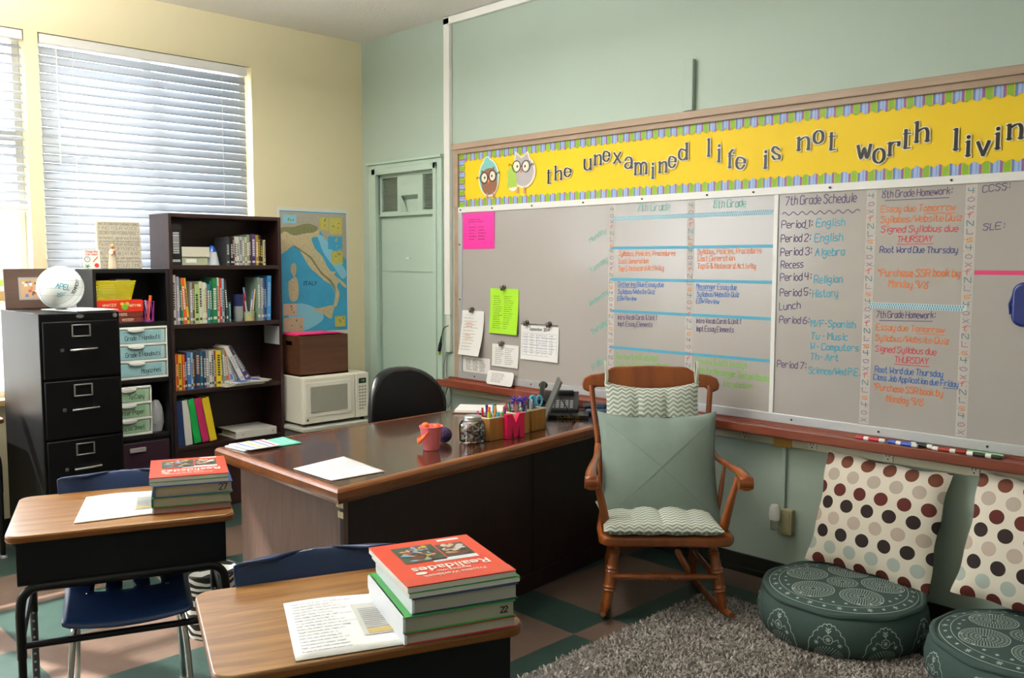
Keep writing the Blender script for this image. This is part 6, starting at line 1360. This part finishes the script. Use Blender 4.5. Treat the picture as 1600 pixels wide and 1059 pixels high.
# stacks of textbooks
orange_c = mat('orange_red_cover', 'D9472F', .3)
def tb(name, label, c, rz, z, w, d, th, cover, ct=.0022, soft=False, spine=None, page='B7B0A2', extra=None, group=None):
    t = thing(name, label, 'book', (c[0], c[1], z), rz, group); pg = mat('pages_'+page, page, .8)
    if soft:
        n = 14; mb = MB()
        for zz, mm in ((0, 1), (th-ct, 0)):
            pass
        B(-w+.001, w-.001, -d+.001, d-.001, 0, th-ct).build('pages', pg, t, smooth=False); B(-w, w, -d, d, th-ct, th).build('cover', cover, t, smooth=False, bevel=.0006)
    else:
        B(-w, w, -d, d, 0, ct).build('cover', cover, t, bevel=.001); B(-w, w, -d, d, th-ct, th).build('cover', cover, t, bevel=.001); B(-w+.005, w-.004, -d+.006, d-.006, ct, th-ct).build('pages', pg, t, smooth=False)
    if spine: MB().prism(rrect(0, th, -d, d, th*.25, 3), lambda u, v, e: (e, v, u), -w-.0015, -w+.004).build('spine', spine, t)
    if extra: extra(t, w, d, th)
    return t
def realidades(t, w, d, th):
    z = th+.0008; pic = MB(); rr = random.Random(8)
    cf_ = lambda u, v: (u, v, z)
    # seen upside down from the camera: text runs towards -x with its top towards -y
    def photo(x0, x1, y0, y1, pal, sd, nm):
        mb = MB(); mb.add([(x0, y0, z), (x1, y0, z), (x1, y1, z), (x0, y1, z)], [(0, 1, 2, 3)], 0); r = random.Random(sd)
        for k in range(60):
            cx, cy = r.uniform(x0+.012, x1-.012), r.uniform(y0+.012, y1-.012); a, b = r.uniform(.004, .011), r.uniform(.004, .011); ph = r.uniform(0, 3); zz = z+.0001+.00002*k
            mb.add([(cx+a*math.cos(q*pi/4)*(1+.2*math.sin(q*3+ph)), cy+b*math.sin(q*pi/4), zz) for q in range(8)], [tuple(range(8))], r.choice(pal))
        ms = [mat('pic_'+c, c, .35) for c in ('3E4A3A', '7FA8D0', '8E3F2A', 'C9B48A', 'B8B83A', '2A2E28', 'D0CCC8', '6A3A30')]
        mb.build(nm, ms, t, smooth=False, recalc=False)
    photo(-.088, .018, -.01, .112, [1, 2, 3, 4, 5, 5, 2, 1], 3, 'cover_picture'); photo(.022, .095, .0, .098, [6, 6, 7, 5, 7, 3], 4, 'cover_picture')
    mb = MB(); mb.add([(-.02, -.022, z), (.095, -.022, z), (.095, .0, z), (-.02, .0, z)], [(0, 1, 2, 3)]); mb.build('white_band', mat('cover_band', 'DCE0E4', .4), t, smooth=False)
    mb = MB(); mb.add([(-w, -d, z), (w, -d, z), (w, -d+.045, z), (-w, -d+.045, z)], [(0, 1, 2, 3)]); mb.build('lower_band', mat('cover_lower', 'CC4A36', .3), t, smooth=False)
    mb = MB(); mb.add([(.04, .122, z), (.098, .122, z), (.098, .136, z), (.04, .136, z)], [(0, 1, 2, 3)]); mb.build('white_label', paper_w, t, smooth=False)
    wm = mat('cover_letters', 'F2EEE6', .35)
    font('Realidades', .046, wm, t, (.008, -.058, z+.0006), (0, 0, pi), 'title', bold=.0004); font('PRENTICE HALL', .012, wm, t, (.005, -.082, z+.0006), (0, 0, pi), 'small_title'); font('Practice Workbook', .019, wm, t, (.0, -.105, z+.0006), (0, 0, pi), 'small_title')
    mb = MB(); mb.prism(ring((-.075, -.083), .014, .008, 18), lambda u, v, e: (u, v, e), z, z+.0005); mb.build('oval_mark', wm, t)
blue_c = mat('blue_cover', '1F4C8C', .3, var=.5, vscale=14); greenblue = mat('green_blue_cover', '1E7A55', .3, var=.8, vscale=12); red_c = mat('dark_red_cover', 'B0222A', .35); green_c = mat('bright_green_cover', '2E9A3A', .35); indigo = mat('indigo_cover', '23345E', .3, var=.6, vscale=16); white_sp = mat('white_spine', 'DDE2EA', .35)
cA = (4.135, -2.700); z = .7615; zz0 = z
W_, D_ = .134, .152
def off(c, du, dv, rz=DR): return (c[0]+du*math.cos(rz)-dv*math.sin(rz), c[1]+du*math.sin(rz)+dv*math.cos(rz))
SA = 'on the nearest student desk'
tb('textbook', 'thin red textbook at the bottom of the stack '+SA, cA, DR, z, W_, D_, .026, red_c, spine=white_sp); z += .0265
def num(s, mm, x, h): return lambda t, w, d, th: (lambda mb: (ink(mb, s, lambda u, v: (u, -d+.0045, v), x, th*.3, x+h*1.3, th*.3, h, .0028, 0, 0, 0), mb.build('handwritten_number', black_ink, t, smooth=False)))(MB())
tb('textbook', 'green and blue textbook just above the red book '+SA, off(cA, -.003, .0), DR, z, W_, D_, .038, green_c, spine=white_sp, page='A8A294', extra=num('22', 0, .098, .013)); z += .0385
tb('textbook', 'thick dark blue textbook with grey pages in mid stack '+SA, off(cA, .012, .004), DR, z, .127, D_, .036, indigo, spine=white_sp, page='ABA79E'); z += .0365
tb('workbook', 'green-covered white workbook under the top book '+SA, off(cA, .010, .008), DR+R(1), z, .135, D_-.002, .013, green_c, soft=True, page='D6D4CE'); z += .0135
tb('workbook', 'orange-red Spanish workbook topping the stack '+SA, off(cA, .002, .010), DR+R(1.5), z, .132, D_, .014, orange_c, soft=True, page='D8D6D0', extra=realidades)
cB = (2.745, -2.675); z = .7615; SB = 'on the desk before the filing cabinet'; W_, D_ = .126, .145
tb('textbook', 'thin red textbook at the bottom of the stack '+SB, cB, DR-R(3), z, W_, D_, .022, red_c, spine=white_sp, page='9A8A86'); z += .0225
tb('textbook', 'green textbook just above the red book '+SB, off(cB, -.002, 0), DR-R(3), z, W_, D_, .032, green_c, spine=greenblue, page='A8A294'); z += .0325
tb('textbook', 'thick blue textbook with handwritten 27 on its pages '+SB, off(cB, .002, 0), DR-R(2), z, W_, D_, .038, blue_c, spine=mat('violet_spine', '6A5AA8', .4), page='A39A88', extra=num('27', 0, .082, .02)); z += .0385
tb('workbook', 'white workbook under the orange-red top book '+SB, off(cB, -.006, .004), DR-R(4), z, W_, D_-.002, .014, green_c, soft=True, page='D6D4CE'); z += .0145
tb('workbook', 'orange-red Spanish workbook topping the stack '+SB, off(cB, -.008, .006), DR-R(3), z, W_, D_, .014, orange_c, soft=True, page='D8D6D0', extra=realidades)
# handouts
def handout(t, pf):
    print_lines(17, 6, mat('glare_paled_print', 'C3C5CC', .8), .06, .62, .10, .92, .010)(t, pf)  # print colour paled to carry the sun glare washing out the sheet
    mb = MB(); mb.add([pf(.60, .22, .0012), pf(.93, .22, .0012), pf(.93, .80, .0012), pf(.60, .80, .0012)], [(0, 1, 2, 3)], 0); rnd = random.Random(2)
    mb.build('grey_slip', mat('grey_slip', 'C3C4BE', .6), t, smooth=False, recalc=False); mb = MB()
    for i in range(12):
        v = .30+.035*i; mb.add([pf(.64, v, .0016), pf(.64+rnd.uniform(.12, .24), v, .0016), pf(.64+.2, v+.014, .0016), pf(.64, v+.014, .0016)], [(0, 1, 2, 3)])
    mb.build('slip_print', grey_txt, t, smooth=False, recalc=False)
    MB().add([pf(.64, .24, .002), pf(.86, .24, .002), pf(.86, .32, .002), pf(.64, .32, .002)], [(0, 1, 2, 3)]).build('gold_patch', mat('gold_patch', 'B8A160', .6), t, smooth=False)
def handout2(pts, z, label, g=None):
    sheet_quad('handout', label, 'paper', pts, z, paper_w, prints=handout, curl=.003)
handout2([(4.13, -3.092), (4.236, -2.843), (3.933, -2.714), (3.828, -2.945)], .7622, 'white printed handout beside the book stack on the nearest student desk')
handout2([(2.753, -3.074), (2.830, -2.800), (2.53, -2.67), (2.446, -2.928)], .7622, 'white printed handout on the desk in front of the filing cabinet')
t = thing('paper_pile', 'loose white papers on the student desk at far left', 'papers', (.28, -2.80, .761)); mb = MB()
for k in range(4): mb.box(-.1, .12, -.09+.01*k, .1, .002+.003*k, .004+.003*k, 0, Matrix.Rotation(R(9*k-10), 4, 'Z'))
mb.build('sheets', paper_w, t)
# tree outside the left window
t = thing('garden_tree', 'bright green tree outside, glimpsed under the raised left blind', 'tree', (-4.4, -1.9, -.05)); MB().tube([(0, 0, 0), (.05, 0, .7), (0, .05, 1.3)], [.09, .07, .04], 8).build('trunk', mat('bark', '5E4A38', .9), t)
mb = MB(); rr = random.Random(4)
for k in range(900):
    v = Vector((rr.gauss(0, 1), rr.gauss(0, 1), rr.gauss(0, 1))).normalized()*rr.uniform(.2, .6); c = v+Vector((0, 0, 1.3)); s_ = .05; a = Vector((rr.gauss(0, 1), rr.gauss(0, 1), rr.gauss(0, 1))).normalized()*s_; b = a.orthogonal().normalized()*s_*.6; mb.add([c-a, c+b, c+a, c-b], [(0, 1, 2, 3)])
mb.build('leaves', mat('fresh_leaves', '7FB03A', .6), t, smooth=False, recalc=False)
